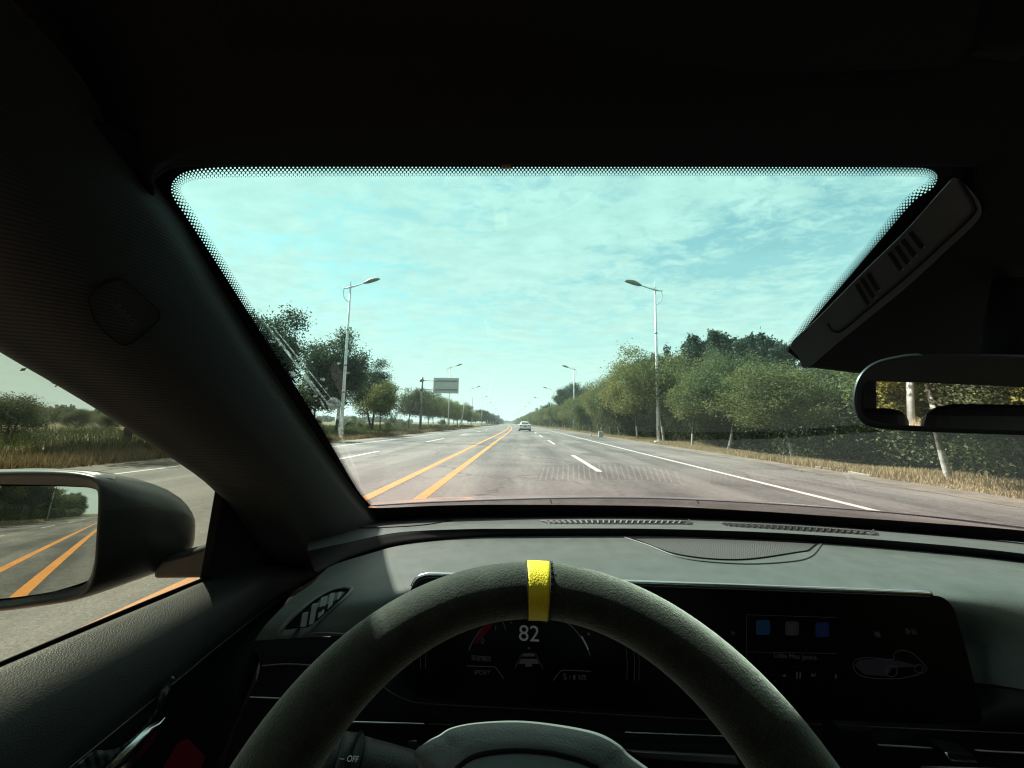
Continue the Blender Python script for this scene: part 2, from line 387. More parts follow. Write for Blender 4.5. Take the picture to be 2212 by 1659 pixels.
# stains and patched places
m, T, p, o = newmat('tar_patch'); c = geoco(T); T.links.new(ramp(T, noi(T, c, 40, 4, .7), [(.3, (.045, .045, .046)), (.7, (.095, .092, .09))]), p.inputs['Base Color']); setp(p, Roughness=.85); M['tar'] = m
def blob(name, cx_, cy_, rx, ry, z, mat, parent, seed):
    pts = []
    for i in range(26):
        a = 2*math.pi*i/26; q = 1+.35*mnoise.noise(Vector((math.cos(a)*1.3, math.sin(a)*1.3, seed)))
        pts.append((cx_+rx*q*math.cos(a), cy_+ry*q*math.sin(a), z))
    return mesh(name, pts, [tuple(range(26))], mat, parent, False)
blob('tar_patch', 2.95, 15.1, .55, .8, .003, M['tar'], road, 3.)
blob('tar_patch', 3.6, 23.2, .35, .9, .003, M['tar'], road, 8.)
blob('tar_patch', -7.2, 19, 1.3, 1.0, .003, M['tar'], road, 5.)
blob('tar_patch', -6.4, 24, 1.2, .8, .003, M['tar'], road, 6.)
# gravelly margins
m, T, p, o = newmat('gravel_margin'); c = geoco(T); n2 = noi(T, c, 26, 5, .75); n1 = noi(T, c, 1.5, 3, .6)
k = mth('ADD', mth('MULTIPLY', n1, .45, T=T), mth('MULTIPLY', n2, .55, T=T), T=T)
T.links.new(ramp(T, k, [(.38, (.10, .085, .07)), (.6, (.23, .195, .165))]), p.inputs['Base Color']); setp(p, Roughness=.95); bump(T, p, n2, .8, .02); M['gravel'] = m
def ragged(name, xa, xb, y0, y1, z, mat, amp=.25, seed=0.):
    ys = np.arange(y0, y1, .5 if y1 < 120 else .8); vs, fs = [], []
    for y in ys:
        q = amp*mnoise.noise(Vector((y*.35, seed, 0)))+amp*.5*mnoise.noise(Vector((y*1.3, seed, 5)))
        vs += [(xa+q+bend(y), y, z), (xb+bend(y), y, z)]
    for j in range(len(ys)-1): fs.append((2*j, 2*j+1, 2*j+3, 2*j+2))
    return tag(mesh(name, vs, fs, mat, None, False), kind='structure')
ragged('gravel_verge', 7.95, 9.6, -60, 240, .006, M['gravel'], .3, 2.)
ragged('gravel_verge', -9.15, -11.0, -60, 240, .006, M['gravel'], .3, 9.)

# ------------------------------------------------------------------ dry grass
def leafmat(name, cols, trans=.35, rough=.6, sscale=.35):
    m, T, p, o = newmat(name)
    g = T.nodes.new('ShaderNodeNewGeometry'); oi = T.nodes.new('ShaderNodeObjectInfo')
    cl = noi(T, g.outputs['Position'], sscale, 3, .6)
    k = mth('ADD', mth('MULTIPLY', g.outputs['Random Per Island'], .40, T=T), mth('ADD', mth('MULTIPLY', cl, .55, T=T), mth('MULTIPLY', oi.outputs['Random'], .25, T=T), T=T), T=T)
    c = ramp(T, k, [(.25, cols[0]), (.55, cols[1]), (.9, cols[2])])
    T.links.new(c, p.inputs['Base Color']); setp(p, Roughness=rough); p.inputs['Specular IOR Level'].default_value = .25
    tl = T.nodes.new('ShaderNodeBsdfTranslucent'); T.links.new(c, tl.inputs[0])
    mx = T.nodes.new('ShaderNodeMixShader'); mx.inputs[0].default_value = trans; T.links.new(p.outputs[0], mx.inputs[1]); T.links.new(tl.outputs[0], mx.inputs[2]); T.links.new(mx.outputs[0], o.inputs[0])
    return m
def npmesh(name, V, F, mat, parent=None, smooth=False):
    me = bpy.data.meshes.new(name); nv, nf, k = len(V), len(F), F.shape[1]
    me.vertices.add(nv); me.vertices.foreach_set('co', V.astype(np.float32).ravel())
    me.loops.add(nf*k); me.loops.foreach_set('vertex_index', F.astype(np.int32).ravel())
    me.polygons.add(nf); me.polygons.foreach_set('loop_start', np.arange(0, nf*k, k, dtype=np.int32)); me.polygons.foreach_set('loop_total', np.full(nf, k, dtype=np.int32))
    me.update(calc_edges=True); me.materials.append(mat)
    return put(bpy.data.objects.new(name, me), parent)
def grass(name, n, fx, fy, h, mat, label):
    x = fx(n); y = fy(n); hh = h*(.45+rng.random(n)*.9)
    dens = np.array([mnoise.noise(Vector((a*.5, b*.35, 2.))) for a, b in zip(x, y)]); hh *= np.clip(.85+1.1*dens, .25, 1.6)
    a = rng.random(n)*math.pi; w = .008+.010*rng.random(n)+np.clip(np.abs(y)-15, 0, 200)*.0004
    dx, dy = np.cos(a)*w, np.sin(a)*w; lx, ly = rng.normal(size=n)*.22*hh, rng.normal(size=n)*.22*hh
    bx = np.array([bend(v) for v in y]); z0 = np.full(n, -.02)
    V = np.stack([np.stack([x+bx-dx, y-dy, z0], 1), np.stack([x+bx+dx, y+dy, z0], 1), np.stack([x+bx+lx, y+ly, z0+hh], 1)], 1).reshape(-1, 3)
    F = np.arange(3*n).reshape(-1, 3)
    return tag(npmesh(name, V, F, mat), label, 'grass', kind='stuff')
M['dry'] = leafmat('dry_grass', [(.15, .115, .065), (.34, .265, .16), (.52, .42, .27)], .3, .8, .8)
M['dryshade'] = leafmat('shade_toned_grass', [(.07, .055, .025), (.16, .115, .055), (.27, .20, .11)], .3, .8, .8)  # dry grass colours darkened to stand in for backlit shading on the left
M['drygreen'] = leafmat('weedy_grass', [(.03, .05, .016), (.065, .085, .028), (.14, .13, .05)], .3, .8, .5)
def ydist(a, b, p=1.8): return lambda n: a+(b-a)*rng.random(n)**p
grass('grass', 110000, lambda n: 8.8+2.6*rng.beta(1.3, 1.8, n), ydist(3, 70, 1.6), .16, M['dry'], 'dry tan grass along the right verge under the trees')
grass('grass', 40000, lambda n: 8.75+2.6*rng.random(n), ydist(70, 260, 1.2), .34, M['dry'], 'far strip of tan grass along the right verge')
grass('grass', 90000, lambda n: -10.2-6*rng.random(n)**1.3, ydist(3, 75, 1.5), .26, M['dryshade'], 'rough brown grass along the left verge, coloured darker as if backlit')
grass('grass', 60000, lambda n: -12.5-22*rng.random(n)**1.4, ydist(0, 110, 1.3), .45, M['drygreen'], 'weedy green and brown grass beyond the left verge')
grass('grass', 30000, lambda n: np.where(rng.random(n) < .5, 9+2.3*rng.random(n), -10.3-4*rng.random(n)), lambda n: -50*rng.random(n), .33, M['dry'], 'dry verge grass behind the car seen in the mirrors')

# ------------------------------------------------------------------ trees
bark = {}
for nm, lo, hi_ in (('bark', (.05, .042, .034), (.13, .115, .095)),):
    m, T, p, o = newmat(nm); c = objco(T); s = T.nodes.new('ShaderNodeSeparateXYZ'); T.links.new(c, s.inputs[0])
    mq = T.nodes.new('ShaderNodeMapping'); mq.inputs['Scale'].default_value = (1, 1, .25); T.links.new(c, mq.inputs[0]); n = noi(T, mq.outputs[0], 26, 5, .7)
    b = ramp(T, n, [(.35, lo), (.65, hi_)])
    ww = ramp(T, noi(T, c, 9, 5, .7), [(.35, (.20, .18, .16)), (.6, (.50, .47, .43))])
    f = mth('LESS_THAN', mth('MULTIPLY_ADD', noi(T, c, 3, 3), .3, s.outputs[2], T=T), 1.25, T=T)
    T.links.new(mixc(T, f, b, ww), p.inputs['Base Color']); setp(p, Roughness=.9); bump(T, p, n, .6, .02); M['whitewashed'] = m
    m2, T2, p2, o2 = newmat('dark_bark'); c = objco(T2); mq = T2.nodes.new('ShaderNodeMapping'); mq.inputs['Scale'].default_value = (1, 1, .25); T2.links.new(c, mq.inputs[0]); n = noi(T2, mq.outputs[0], 26, 5, .7)
    T2.links.new(ramp(T2, n, [(.35, (.03, .026, .022)), (.65, (.09, .078, .065))]), p2.inputs['Base Color']); setp(p2, Roughness=.9); bump(T2, p2, n, .6, .02); M['bark'] = m2
M['leaf_pale'] = leafmat('pale_leaves', [(.055, .072, .028), (.112, .128, .046), (.20, .195, .075)], .45)
M['leaf_yellow'] = leafmat('yellowing_leaves', [(.07, .09, .025), (.145, .15, .042), (.25, .21, .07)], .38)
M['leaf_dark'] = leafmat('dark_leaves', [(.018, .030, .017), (.036, .052, .027), (.070, .088, .042)], .3)
M['leaf_mid'] = leafmat('green_leaves', [(.040, .058, .025), (.078, .098, .040), (.14, .155, .062)], .42)
M['leaf_shrub'] = leafmat('shrub_leaves', [(.050, .066, .030), (.092, .108, .050), (.16, .165, .085)], .42)
M['leaf_olive'] = leafmat('sunny_olive_leaves', [(.13, .13, .03), (.25, .23, .055), (.36, .31, .09)], .4)
M['leaf_poplar'] = leafmat('poplar_leaves', [(.020, .036, .024), (.042, .064, .040), (.085, .11, .070)], .25)
def leaves(C, n_each, spread, size, flat=1.0):
    """leaf quads scattered round clump centres C"""
    k = len(C); idx = np.repeat(np.arange(k), n_each); n = len(idx)
    P = C[idx]+rng.normal(size=(n, 3))*spread*np.array([1, 1, .75*flat])
    a = rng.normal(size=(n, 3)); a /= np.linalg.norm(a, axis=1)[:, None]; b = np.cross(a, rng.normal(size=(n, 3))); b /= np.linalg.norm(b, axis=1)[:, None]
    s = (size*(.6+.8*rng.random(n)))[:, None]
    V = np.stack([P-a*s, P+b*s*.55, P+a*s, P-b*s*.55], 1)
    return V.reshape(-1, 3)
def limb(vs, fs, p0, p1, r0, r1, seg=6, n=5, wob=.12):
    p0, p1 = np.array(p0, float), np.array(p1, float); d = p1-p0; Ln = np.linalg.norm(d)
    off = np.array([rng.normal(), rng.normal(), 0])*wob*Ln
    b0 = len(vs)
    for i in range(n):
        t = i/(n-1); q = p0+d*t+off*math.sin(math.pi*t)*.5; r = r0+(r1-r0)*t
        for s in range(seg):
            an = 2*math.pi*s/seg; vs.append((q[0]+r*math.cos(an), q[1]+r*math.sin(an), q[2]))
    for i in range(n-1):
        for s in range(seg): fs.append((b0+i*seg+s, b0+i*seg+(s+1) % seg, b0+(i+1)*seg+(s+1) % seg, b0+(i+1)*seg+s))
def tree_meshes(kind, H, cr, base, nl, seed, trunk_r, trunks=1, clumps=70, size=.1, spread=.42):
    global rng
    rng = np.random.default_rng(seed)
    vs, fs = [], []; cen = []
    lean = rng.normal(size=2)*.25
    for t in range(trunks):
        ox, oy = (rng.normal(size=2)*.12 if trunks > 1 else (0, 0)); tx, ty = lean+(rng.normal(size=2)*.7 if trunks > 1 else 0)
        top = np.array([tx, ty, base+(H-base)*.55]); limb(vs, fs, (ox, oy, -.1), top, trunk_r, trunk_r*.4, 8, 8, .05)
        limb(vs, fs, top, (tx*1.3, ty*1.3, H*.93), trunk_r*.4, .015, 6, 5, .06)
        nb = 9 if kind != 'poplar' else 14
        for b in range(nb):
            f = .3+.65*b/nb; z = base*.8+(H-base)*.62*f; st = np.array([tx*z/top[2], ty*z/top[2], z]); a = b*2.4+rng.random()
            ln = cr*(.75 if kind != 'poplar' else .6)*(1-.35*f); up = ln*(.55 if kind != 'poplar' else 1.6)
            en = st+np.array([math.cos(a)*ln, math.sin(a)*ln, up]); limb(vs, fs, st, en, trunk_r*.32, .012, 5, 4, .1); cen.append(en)
    c = []
    while len(c) < clumps:
        q = rng.normal(size=3); q /= np.linalg.norm(q); rr = (rng.random()**.45)
        z = q[2]*rr
        if kind == 'poplar':
            zz = base+(H-base)*rng.random()**.8; w = cr*(1-.75*((zz-base)/(H-base))**1.5); a = rng.random()*6.28; c.append((math.cos(a)*w*rng.random()**.5+lean[0], math.sin(a)*w*rng.random()**.5+lean[1], zz)); continue
        if kind == 'shrub':
            zz = H*rng.random()**.9*.95; w = cr*math.sqrt(max(.05, 1-(zz/H)**2.2)); a = rng.random()*6.28; r_ = rng.random()**.4; c.append((math.cos(a)*w*r_, math.sin(a)*w*r_, zz)); continue
        if z < -.75: continue
        lump = 1+.55*mnoise.noise(Vector((q[0]*1.9, q[1]*1.9, q[2]*1.9+seed)))
        c.append((q[0]*rr*cr*lump+lean[0], q[1]*rr*cr*lump+lean[1], base+(H-base)*(.48+.50*z*lump)))
    c = np.array(c+[tuple(e) for e in cen])
    ne = max(1, nl//len(c)); sp = spread
    V = leaves(c, ne, sp, size)
    if kind == 'poplar':                             # upright plumes at the top
        tips = np.array([(rng.normal()*cr*.55, rng.normal()*cr*.55, H*(.86+.16*rng.random())) for _ in range(7)])
        st = np.concatenate([tips-np.array([0, 0, k*.28]) for k in range(5)]); V = np.concatenate([V, leaves(st, 46, .17, size, 1.6)])
    V[:, 2] = np.maximum(V[:, 2], .05)
    F = np.arange(len(V)).reshape(-1, 4)
    return (vs, fs), (V, F)
def make_tree(name, tm, bm, lm):
    (vs, fs), (V, F) = tm
    root = empty(name); mesh('trunk', vs, fs, bm, root); npmesh('crown', V, F, lm, root)
    return root
def variant(root, lm):
    r = root.copy(); COL.objects.link(r)
    for ch in root.children:
        c = ch.copy(); COL.objects.link(c); c.parent = r
        if ch.name.startswith('crown'):
            c.data = ch.data.copy(); c.data.materials[0] = lm
    return r
protos = {}
def proto(key, name, kind, H, cr, base, nl, seed, tr_, bm, lm, **k):
    protos[key] = [make_tree(name, tree_meshes(kind, H, cr, base, nl, seed, tr_, **k), bm, lm), False, {}]
proto('p1', 'roadside_tree', 'round', 6.2, 2.3, 1.9, 26000, 101, .095, M['whitewashed'], M['leaf_pale'], clumps=85, size=.060, spread=.36)
proto('p2', 'roadside_tree', 'round', 6.6, 2.5, 2.1, 26000, 102, .10, M['whitewashed'], M['leaf_pale'], clumps=80, size=.060, spread=.38)
proto('p3', 'roadside_tree', 'round', 5.8, 2.2, 1.7, 24000, 103, .085, M['whitewashed'], M['leaf_mid'], clumps=75, size=.060, spread=.36)
proto('y1', 'roadside_tree', 'round', 6.0, 2.1, 1.9, 11000, 104, .08, M['bark'], M['leaf_yellow'], clumps=60, size=.08, spread=.36)
proto('d1', 'dark_tree', 'round', 8.4, 2.45, 2.2, 44000, 105, .17, M['bark'], M['leaf_dark'], clumps=150, size=.085, spread=.42)
proto('d2', 'dark_tree', 'round', 8.0, 2.3, 1.8, 40000, 106, .15, M['bark'], M['leaf_dark'], clumps=130, size=.085, spread=.42, trunks=2)
proto('m1', 'green_tree', 'round', 7.4, 2.9, 2.2, 15000, 107, .13, M['bark'], M['leaf_mid'], clumps=80, size=.11, spread=.42)
proto('o1', 'poplar_tree', 'poplar', 10.5, 1.6, 2.5, 11000, 108, .13, M['bark'], M['leaf_poplar'], clumps=90, size=.14, spread=.32)
proto('o2', 'poplar_tree', 'poplar', 9.8, 1.7, 2.0, 11000, 109, .13, M['bark'], M['leaf_poplar'], clumps=85, size=.14, spread=.34)
proto('s1', 'shrub', 'shrub', 3.0, 1.9, .2, 24000, 110, .05, M['bark'], M['leaf_shrub'], clumps=90, size=.042, spread=.28, trunks=3)
proto('s2', 'shrub', 'shrub', 2.5, 1.7, .2, 22000, 111, .05, M['bark'], M['leaf_shrub'], clumps=80, size=.042, spread=.26, trunks=3)
def plant(key, x, y, s, rz, label, cat, group, sz=None, mat=None, name=None):
    pr = protos[key]; root = pr[0]
    if not pr[1] and mat is None: r = root; pr[1] = True
    else:
        r = root.copy(); COL.objects.link(r)
        for ch in root.children:
            c = ch.copy(); COL.objects.link(c); c.parent = r
            if mat is not None and ch.name.startswith('crown'):
                if mat.name not in pr[2]:
                    pr[2][mat.name] = ch.data.copy(); pr[2][mat.name].materials[0] = mat
                c.data = pr[2][mat.name]
    r.location = (x+bend(y), y, -.02); r.rotation_euler = (0, 0, rz); r.scale = (s, s, sz or s)
    return tag(r, label, cat, group)
ORDX = 0
ORD = ['first', 'second', 'third', 'fourth', 'fifth', 'sixth', 'seventh', 'eighth', 'ninth', 'tenth', 'eleventh', 'twelfth', 'thirteenth', 'fourteenth', 'fifteenth', 'sixteenth', 'seventeenth', 'eighteenth', 'nineteenth', 'twentieth']
LY = [27+41*i for i in range(12)]; LORD = ['nearest', 'second', 'third', 'fourth', 'fifth', 'sixth', 'seventh', 'eighth', 'ninth', 'tenth', 'eleventh', 'twelfth']
cnt = {}
def where(side, y, key):
    k = 0
    while k < len(LY) and y > LY[k]: k += 1
    seg = (side, k, key, y < 3); cnt[seg] = cnt.get(seg, 0)+1; o_ = ORD[(cnt[seg]-1) % 20] if cnt[seg] <= 20 else ('twenty-'+ORD[cnt[seg]-21] if cnt[seg] < 30 else 'thirty-'+ORD[cnt[seg]-31] if cnt[seg] > 30 else 'thirtieth')
    if y < 3: return '%s one behind the car, %s side' % (o_, side)
    if k == 0: return '%s before nearest %s lamp' % (o_, side)
    if cnt[seg] == 1: return 'first past %s %s lamp' % (LORD[k-1], side)
    return '%s past %s %s lamp' % (o_, LORD[k-1], side)
R_ = random.Random(5)
# right: roadside row
ys = [9.2, 14.6, 19.6, 22.5, 28.4, 33.0, 38.5]; y = 44
while y < 300: ys.append(y); y += R_.uniform(4.6, 6.2)
for i, y in enumerate(ys):
    key = ['p2', 'p1', 'p3', 'p1', 'p2', 'p1', 'p3'][i % 7]; col = 'pale green'
    x = 10.45+R_.uniform(-.25, .45); s = R_.uniform(.9, 1.12)
    if y < 17: s *= .64
    elif y < 26: s *= .74
    elif y < 42: s *= .92
    elif 60 < y < 150: s *= .88
    mt = None
    if i in (5, 8, 13, 19, 27, 33): mt = M['leaf_yellow']; col = 'yellowing'
    elif key == 'p3': col = 'mid green'
    tr_o = plant(key, x, y, s, R_.uniform(0, 6.28), '%s verge tree with whitewashed trunk, %s' % (col, where('right', y, col)), 'tree', 'trees lining the right verge', mat=mt)
    tr_o.scale = (s*R_.uniform(1.05, 1.3), s*R_.uniform(1.05, 1.3), s*R_.uniform(.90, 1.10))
for y in (-3, -7, -11, -15, -20, -25, -31, -38, -46, -60):
    plant(R_.choice(['p1', 'p2', 'p3']), 10.8, y, R_.uniform(.95, 1.15), R_.uniform(0, 6), 'yellowish verge tree, %s' % where('right', y, 'b'), 'tree', 'trees lining the right verge', mat=M['leaf_olive'])
# right: thick shrub belt and mid trees behind
y = -64
while y < 190:
    s = R_.uniform(1.05, 1.5); plant(R_.choice(['s1', 's2']), (13.3 if y < 40 else 12.6)+R_.uniform(-.4, .5), y, s, R_.uniform(0, 6), 'dense low shrub behind the verge trees, %s' % where('right', y, 'shrub'), 'shrub', 'shrubs under the right trees'); y += R_.uniform(1.9, 2.6) if y < 60 else R_.uniform(3.2, 4.6)
y = -60
while y < 200:
    kk = R_.choice(['p1', 'p2', 'p3', 's1', 'd2']); sc_ = R_.uniform(.82, 1.06)*(.8 if kk == 'd2' else 1)*(.82 if y < 24 else 1); sc_ = sc_*1.9 if kk == 's1' else sc_
    plant(kk, 13.4+R_.uniform(-.9, 1.1), y, sc_, R_.uniform(0, 6), 'olive green tree deep in the right belt, %s' % where('right', y, 'tshrub'), 'tree', 'trees deep in the right belt', sz=sc_*R_.uniform(.85, 1.12), mat=R_.choice([M['leaf_mid'], M['leaf_dark'], M['leaf_pale'], M['leaf_shrub']]) if y > 0 else M['leaf_olive']); y += R_.uniform(2.0, 3.0)
y = 20
while y < 130:
    plant(R_.choice(['o1', 'o2']), 20.0+R_.uniform(-1.6, 2.0), y, (.68 if y < 30 else (.84 if y < 37 else 1.0))*R_.uniform(.93, 1.05), R_.uniform(0, 6), 'tall dark poplar behind the right tree belt, %s' % where('right', y, 'pop'), 'tree', 'poplars behind the right belt'); y += R_.uniform(1.7, 2.7) if y < 62 else R_.uniform(6, 10)
for x, y, s in ((13.5, 96, 1.32), (15.5, 101, 1.4), (17.5, 106, 1.35), (14.5, 150, 1.1), (14.8, 176, 1.15), (15, 205, 1.1)):
    plant('d1', x, y, s, R_.uniform(0, 6), 'big dark tree rising above the right belt, %s' % where('right', y, 'big'), 'tree', 'big trees in the right belt')
# left row
spec = [(16.0, 14.8, 'd1', .9), (17.2, 24.2, 'd1', .98), (16.2, 32.5, 'd1', 1.02), (18.5, 33, 'm1', .75), (14.2, 37.5, 'y1', .90), (16.6, 41.5, 'd2', .90), (14.9, 49.5, 'm1', .78), (15.0, 55, 'p3', .92)]
for x, y, key, s in spec:
    nm = {'d1': 'dark green tree', 'd2': 'dark two-stemmed tree', 'm1': 'mid green tree', 'y1': 'yellowing small tree', 'p3': 'light green tree'}[key]
    plant(key, -x, y, s, R_.uniform(0, 6), '%s on the left verge, %s' % (nm, where('left', y, nm)), 'tree', 'trees lining the left verge')
y = 60
while y < 330:
    key = R_.choice(['p3', 'p1', 'm1', 'p3', 'p2']); dark = y > 155
    s = R_.uniform(.80, .95)*(1.0 if key != 'm1' else .85)
    nm = 'dark green' if dark else ('light green' if key != 'm1' else 'mid green')
    mt = M['leaf_dark'] if dark else (M['leaf_yellow'] if (118 < y < 150 and R_.random() < .6) else None)
    if mt is M['leaf_yellow']: nm = 'golden green'
    plant(key, -14.8+R_.uniform(-.5, .5), y, s*(1.25 if dark else 1), R_.uniform(0, 6), '%s left row tree, %s' % (nm, where('left', y, nm)), 'tree', 'trees lining the left verge', mat=mt); y += R_.uniform(5, 6.6)
for y in (-6, -13, -21, -27, -33, -39, -45, -52, -59, -66, -74, -83, -92, -103, -115, -130):
    plant(R_.choice(['d1', 'm1']), -15.5, y, R_.uniform(.95, 1.1), R_.uniform(0, 6), 'dark left tree, %s' % where('left', y, 'b'), 'tree', 'trees lining the left verge')
y = -8
while y > -150:
    plant(R_.choice(['s1', 's2']), -18.5+R_.uniform(-1, 1), y, R_.uniform(1.3, 1.7), R_.uniform(0, 6), 'dark shrub under the left trees, %s' % where('left', y, 'lb'), 'shrub', 'shrubs under the left trees behind the car'); y -= R_.uniform(3.6, 5)
for i in range(60):
    x = -R_.uniform(19, 60); y = R_.uniform(2, 95); s = R_.uniform(.28, .55)*(1+abs(x)/90)
    plant(R_.choice(['s1', 's2']), x, y, s, R_.uniform(0, 6), 'low bush in the rough field, %s' % where('left', y, 'fb'), 'bush', 'bushes in the left field')
for i in range(44):
    x = -R_.uniform(62, 100); y = 4+i*2.6+R_.uniform(-1, 1)
    plant(R_.choice(['s1', 's2']), x, y, R_.uniform(.75, 1.05), R_.uniform(0, 6), 'far hedge bush across the left field, %s' % where('left', y, 'hb'), 'bush', 'hedge bushes across the left field')
# far masses that read as one wood
def farwood(name, x0, x1, y0, y1, n, h, lm, label, s=.5):
    C = []
    for i in range(n):
        y = R_.uniform(y0, y1); x = R_.uniform(x0, x1); hh = h*(.7+.45*R_.random())
        for k in range(26):
            a = R_.uniform(0, 6.28); r = R_.random()**.5*2.6; C.append((x+bend(y)+math.cos(a)*r, y+math.sin(a)*r, hh*(.12+.85*R_.random())))
    C = np.array(C); V = leaves(C, 16, .6, s); F = np.arange(len(V)).reshape(-1, 4)
    return tag(npmesh(name, V, F, lm), label, 'woodland', kind='stuff')
farwood('woodland', 10.8, 22, 295, 1100, 260, 7.0, M['leaf_mid'], 'far right treeline running to the vanishing point', .55)
farwood('woodland', -21, -14, 325, 1100, 230, 8.0, M['leaf_dark'], 'far left treeline running to the vanishing point', .55)
farwood('woodland', -60, 30, 1100, 1300, 130, 8.0, M['leaf_poplar'], 'pale distant trees closing the end of the road', .8)
farwood('woodland', -420, -110, 90, 420, 240, 4.0, M['leaf_shrub'], 'low distant scrub beyond the left field', .8)
# far hills
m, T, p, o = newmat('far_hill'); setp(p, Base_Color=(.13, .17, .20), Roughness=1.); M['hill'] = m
vs, fs = [], []
for i in range(60):
    x = -3600+i*60; h = 60+26*mnoise.noise(Vector((i*.17, 1, 0)))+10*mnoise.noise(Vector((i*.7, 3, 0))); h *= math.sin(math.pi*min(1, i/59*1.0))**.4+.05
    vs += [(x, 3600+.2*x, -5), (x, 3800+.2*x, h*.7), (x, 4100+.2*x, h), (x, 4600+.2*x, -5)]
for i in range(59):
    for k in range(3): fs.append((4*i+k, 4*i+4+k, 4*i+5+k, 4*i+1+k))
tag(mesh('hills', vs, fs, M['hill']), kind='structure')
# far building on the left
M['wallgrey'] = plain('grey_render', (.34, .33, .31), .9, nscale=.3, namp=.1); M['winglass'] = plain('dark_window', (.03, .035, .04), .2); M['roofg'] = plain('flat_roof', (.2, .19, .18), .9)
bd = tag(empty('building', (-37, 520, 0)), 'grey flat-roofed block far off above the left trees', 'building')
box('wall', (0, 0, 4.6), (15, 12, 9.2), M['wallgrey'], bd); box('roof', (0, 0, 9.35), (15.6, 12.6, .3), M['roofg'], bd); box('roof_hut', (3, 0, 10.3), (5, 5, 1.6), M['wallgrey'], bd)
for r in range(3):
    for c_ in range(5): box('window', (-5.6+2.8*c_, -6.02, 2+2.8*r), (1.5, .1, 1.4), M['winglass'], bd)

# ------------------------------------------------------------------ street lamps
m, T, p, o = newmat('lamp_paint'); c = objco(T); n = noi(T, c, 5, 5, .7)
T.links.new(ramp(T, n, [(.3, (.42, .42, .40)), (.6, (.66, .66, .64))]), p.inputs['Base Color']); setp(p, Roughness=.45); M['lamp'] = m
M['lamphead'] = plain('lamp_head_grey', (.20, .21, .19), .5); M['lens'] = plain('lamp_lens', (.45, .42, .25), .3)
def make_lamp():
    r = empty('street_lamp')
    tube('pole', [(0, 0, 0), (0, 0, 3), (0, 0, 11.2)], [.125, .11, .065], M['lamp'], r, 12)
    tube('spike', [(0, 0, 11.2), (0, 0, 11.5), (0, 0, 11.95)], [.05, .035, .008], M['lamp'], r, 8)
    tube('arm', [(.62, 0, 11.22), (.3, 0, 11.2), (0, 0, 11.28), (-.5, 0, 11.42), (-1.05, 0, 11.62)], [.015, .05, .07, .05, .04], M['lamp'], r, 8, 14)
    tube('brace', [(.45, 0, 11.2), (.52, 0, 10.9), (.42, 0, 10.45), (.1, 0, 10.12)], .028, M['lamp'], r, 6, 12)
    h = tube('lamp_head', [(-1.0, 0, 11.60), (-1.2, 0, 11.67), (-1.6, 0, 11.83), (-2.05, 0, 11.93), (-2.25, 0, 11.93)], [.05, .11, .16, .11, .02], M['lamphead'], r, 10, 14, 1.15)
    mesh('lens', [(-1.3, -.12, 11.61), (-1.3, .12, 11.61), (-2.0, .1, 11.82), (-2.0, -.1, 11.82)], [(0, 1, 2, 3)], M['lens'], h)
    for z in (3.2, 5.2, 7.9): tube('band', [(0, 0, z), (0, 0, z+.14)], .128 if z < 4 else (.108 if z < 6 else .092), M['lamphead'], r, 12)
    box('base_plate', (0, 0, .05), (.5, .5, .1), M['lamp'], r, .01); box('hatch', (0, -.125, 1.0), (.14, .03, .35), M['lamphead'], r, .005)
    return r
def copy_tree(o, parent=None):
    c = o.copy(); COL.objects.link(c); c.parent = parent
    for ch in o.children: copy_tree(ch, c)
    return c
lamp0 = make_lamp(); first = True
for side, x in (('right', 9.9), ('left', -13.1)):
    for i, y in enumerate([-55, -14]+LY+[519, 560, 601]):
        if side == 'right' and y == -14: y = -20
        if side == 'left' and y < 0: y = -34 if y == -14 else -62
        r = lamp0 if first else copy_tree(lamp0); first = False
        r.location = (x+bend(y), y, 0); r.rotation_euler = (0, 0, 0 if side == 'right' else math.pi)
        if i < 2: lab = 'white street lamp on the %s roadside %s' % (side, 'farther behind the car' if i == 0 else 'just behind the car, seen in a mirror')
        else: lab = '%s grey-white street lamp along the %s side of the road' % ((LORD+['thirteenth', 'fourteenth', 'fifteenth'])[i-2], side)
        tag(r, lab, 'street lamp', 'street lamps along the road')
# leaning pole on the left
M['conc'] = plain('pale_concrete', (.42, .41, .38), .9, nscale=6, namp=.2)
lp = tube('utility_pole', [(-13.1, 78, -.1), (-12.3, 78, 2), (-11.9, 78.2, 5.2)], [.13, .12, .10], M['conc'], None, 10, 8)
tag(lp, 'leaning pale post without a lamp in front of the left trees', 'post')
# road sign seen from behind
M['signback'] = plain('aluminium_sheet', (.50, .51, .50), .5, metal=.3, nscale=1.5, namp=.08); M['steel'] = plain('galvanised_steel', (.16, .17, .17), .5, metal=.4)
SY = 48.0; sg = empty('road_sign', (0, SY, 0)); tag(sg, 'back of a large grey road sign on a two-armed pole at the left', 'road sign')
p0 = PY(911, 850, SY); a1 = PY(911, 822, SY); a2 = PY(911, 841.5, SY); b1 = PY(988, 823, SY); b2 = PY(988, 842, SY)
loc = lambda q: (q.x, q.y-SY, q.z)
tube('pole', [(p0.x, 0, 0), (p0.x, 0, PY(911, 815, SY).z)], [.17, .13], M['steel'], sg, 10)
for a, b in ((a1, b1), (a2, b2)):
    tube('arm', [(a.x, 0, a.z), (b.x, 0, b.z)], .055, M['steel'], sg, 8); tube('clamp', [(a.x, 0, a.z-.2), (a.x, 0, a.z+.2)], .24, M['steel'], sg, 10)
q0 = PY(936.5, 815.5, SY); q1 = PY(990, 850, SY)
prism('sign_panel', [(q0.x, .09, q0.z), (q1.x, .09, q0.z), (q1.x, .09, q1.z), (q0.x, .09, q1.z)], (0, .04, 0), M['signback'], sg, .01)
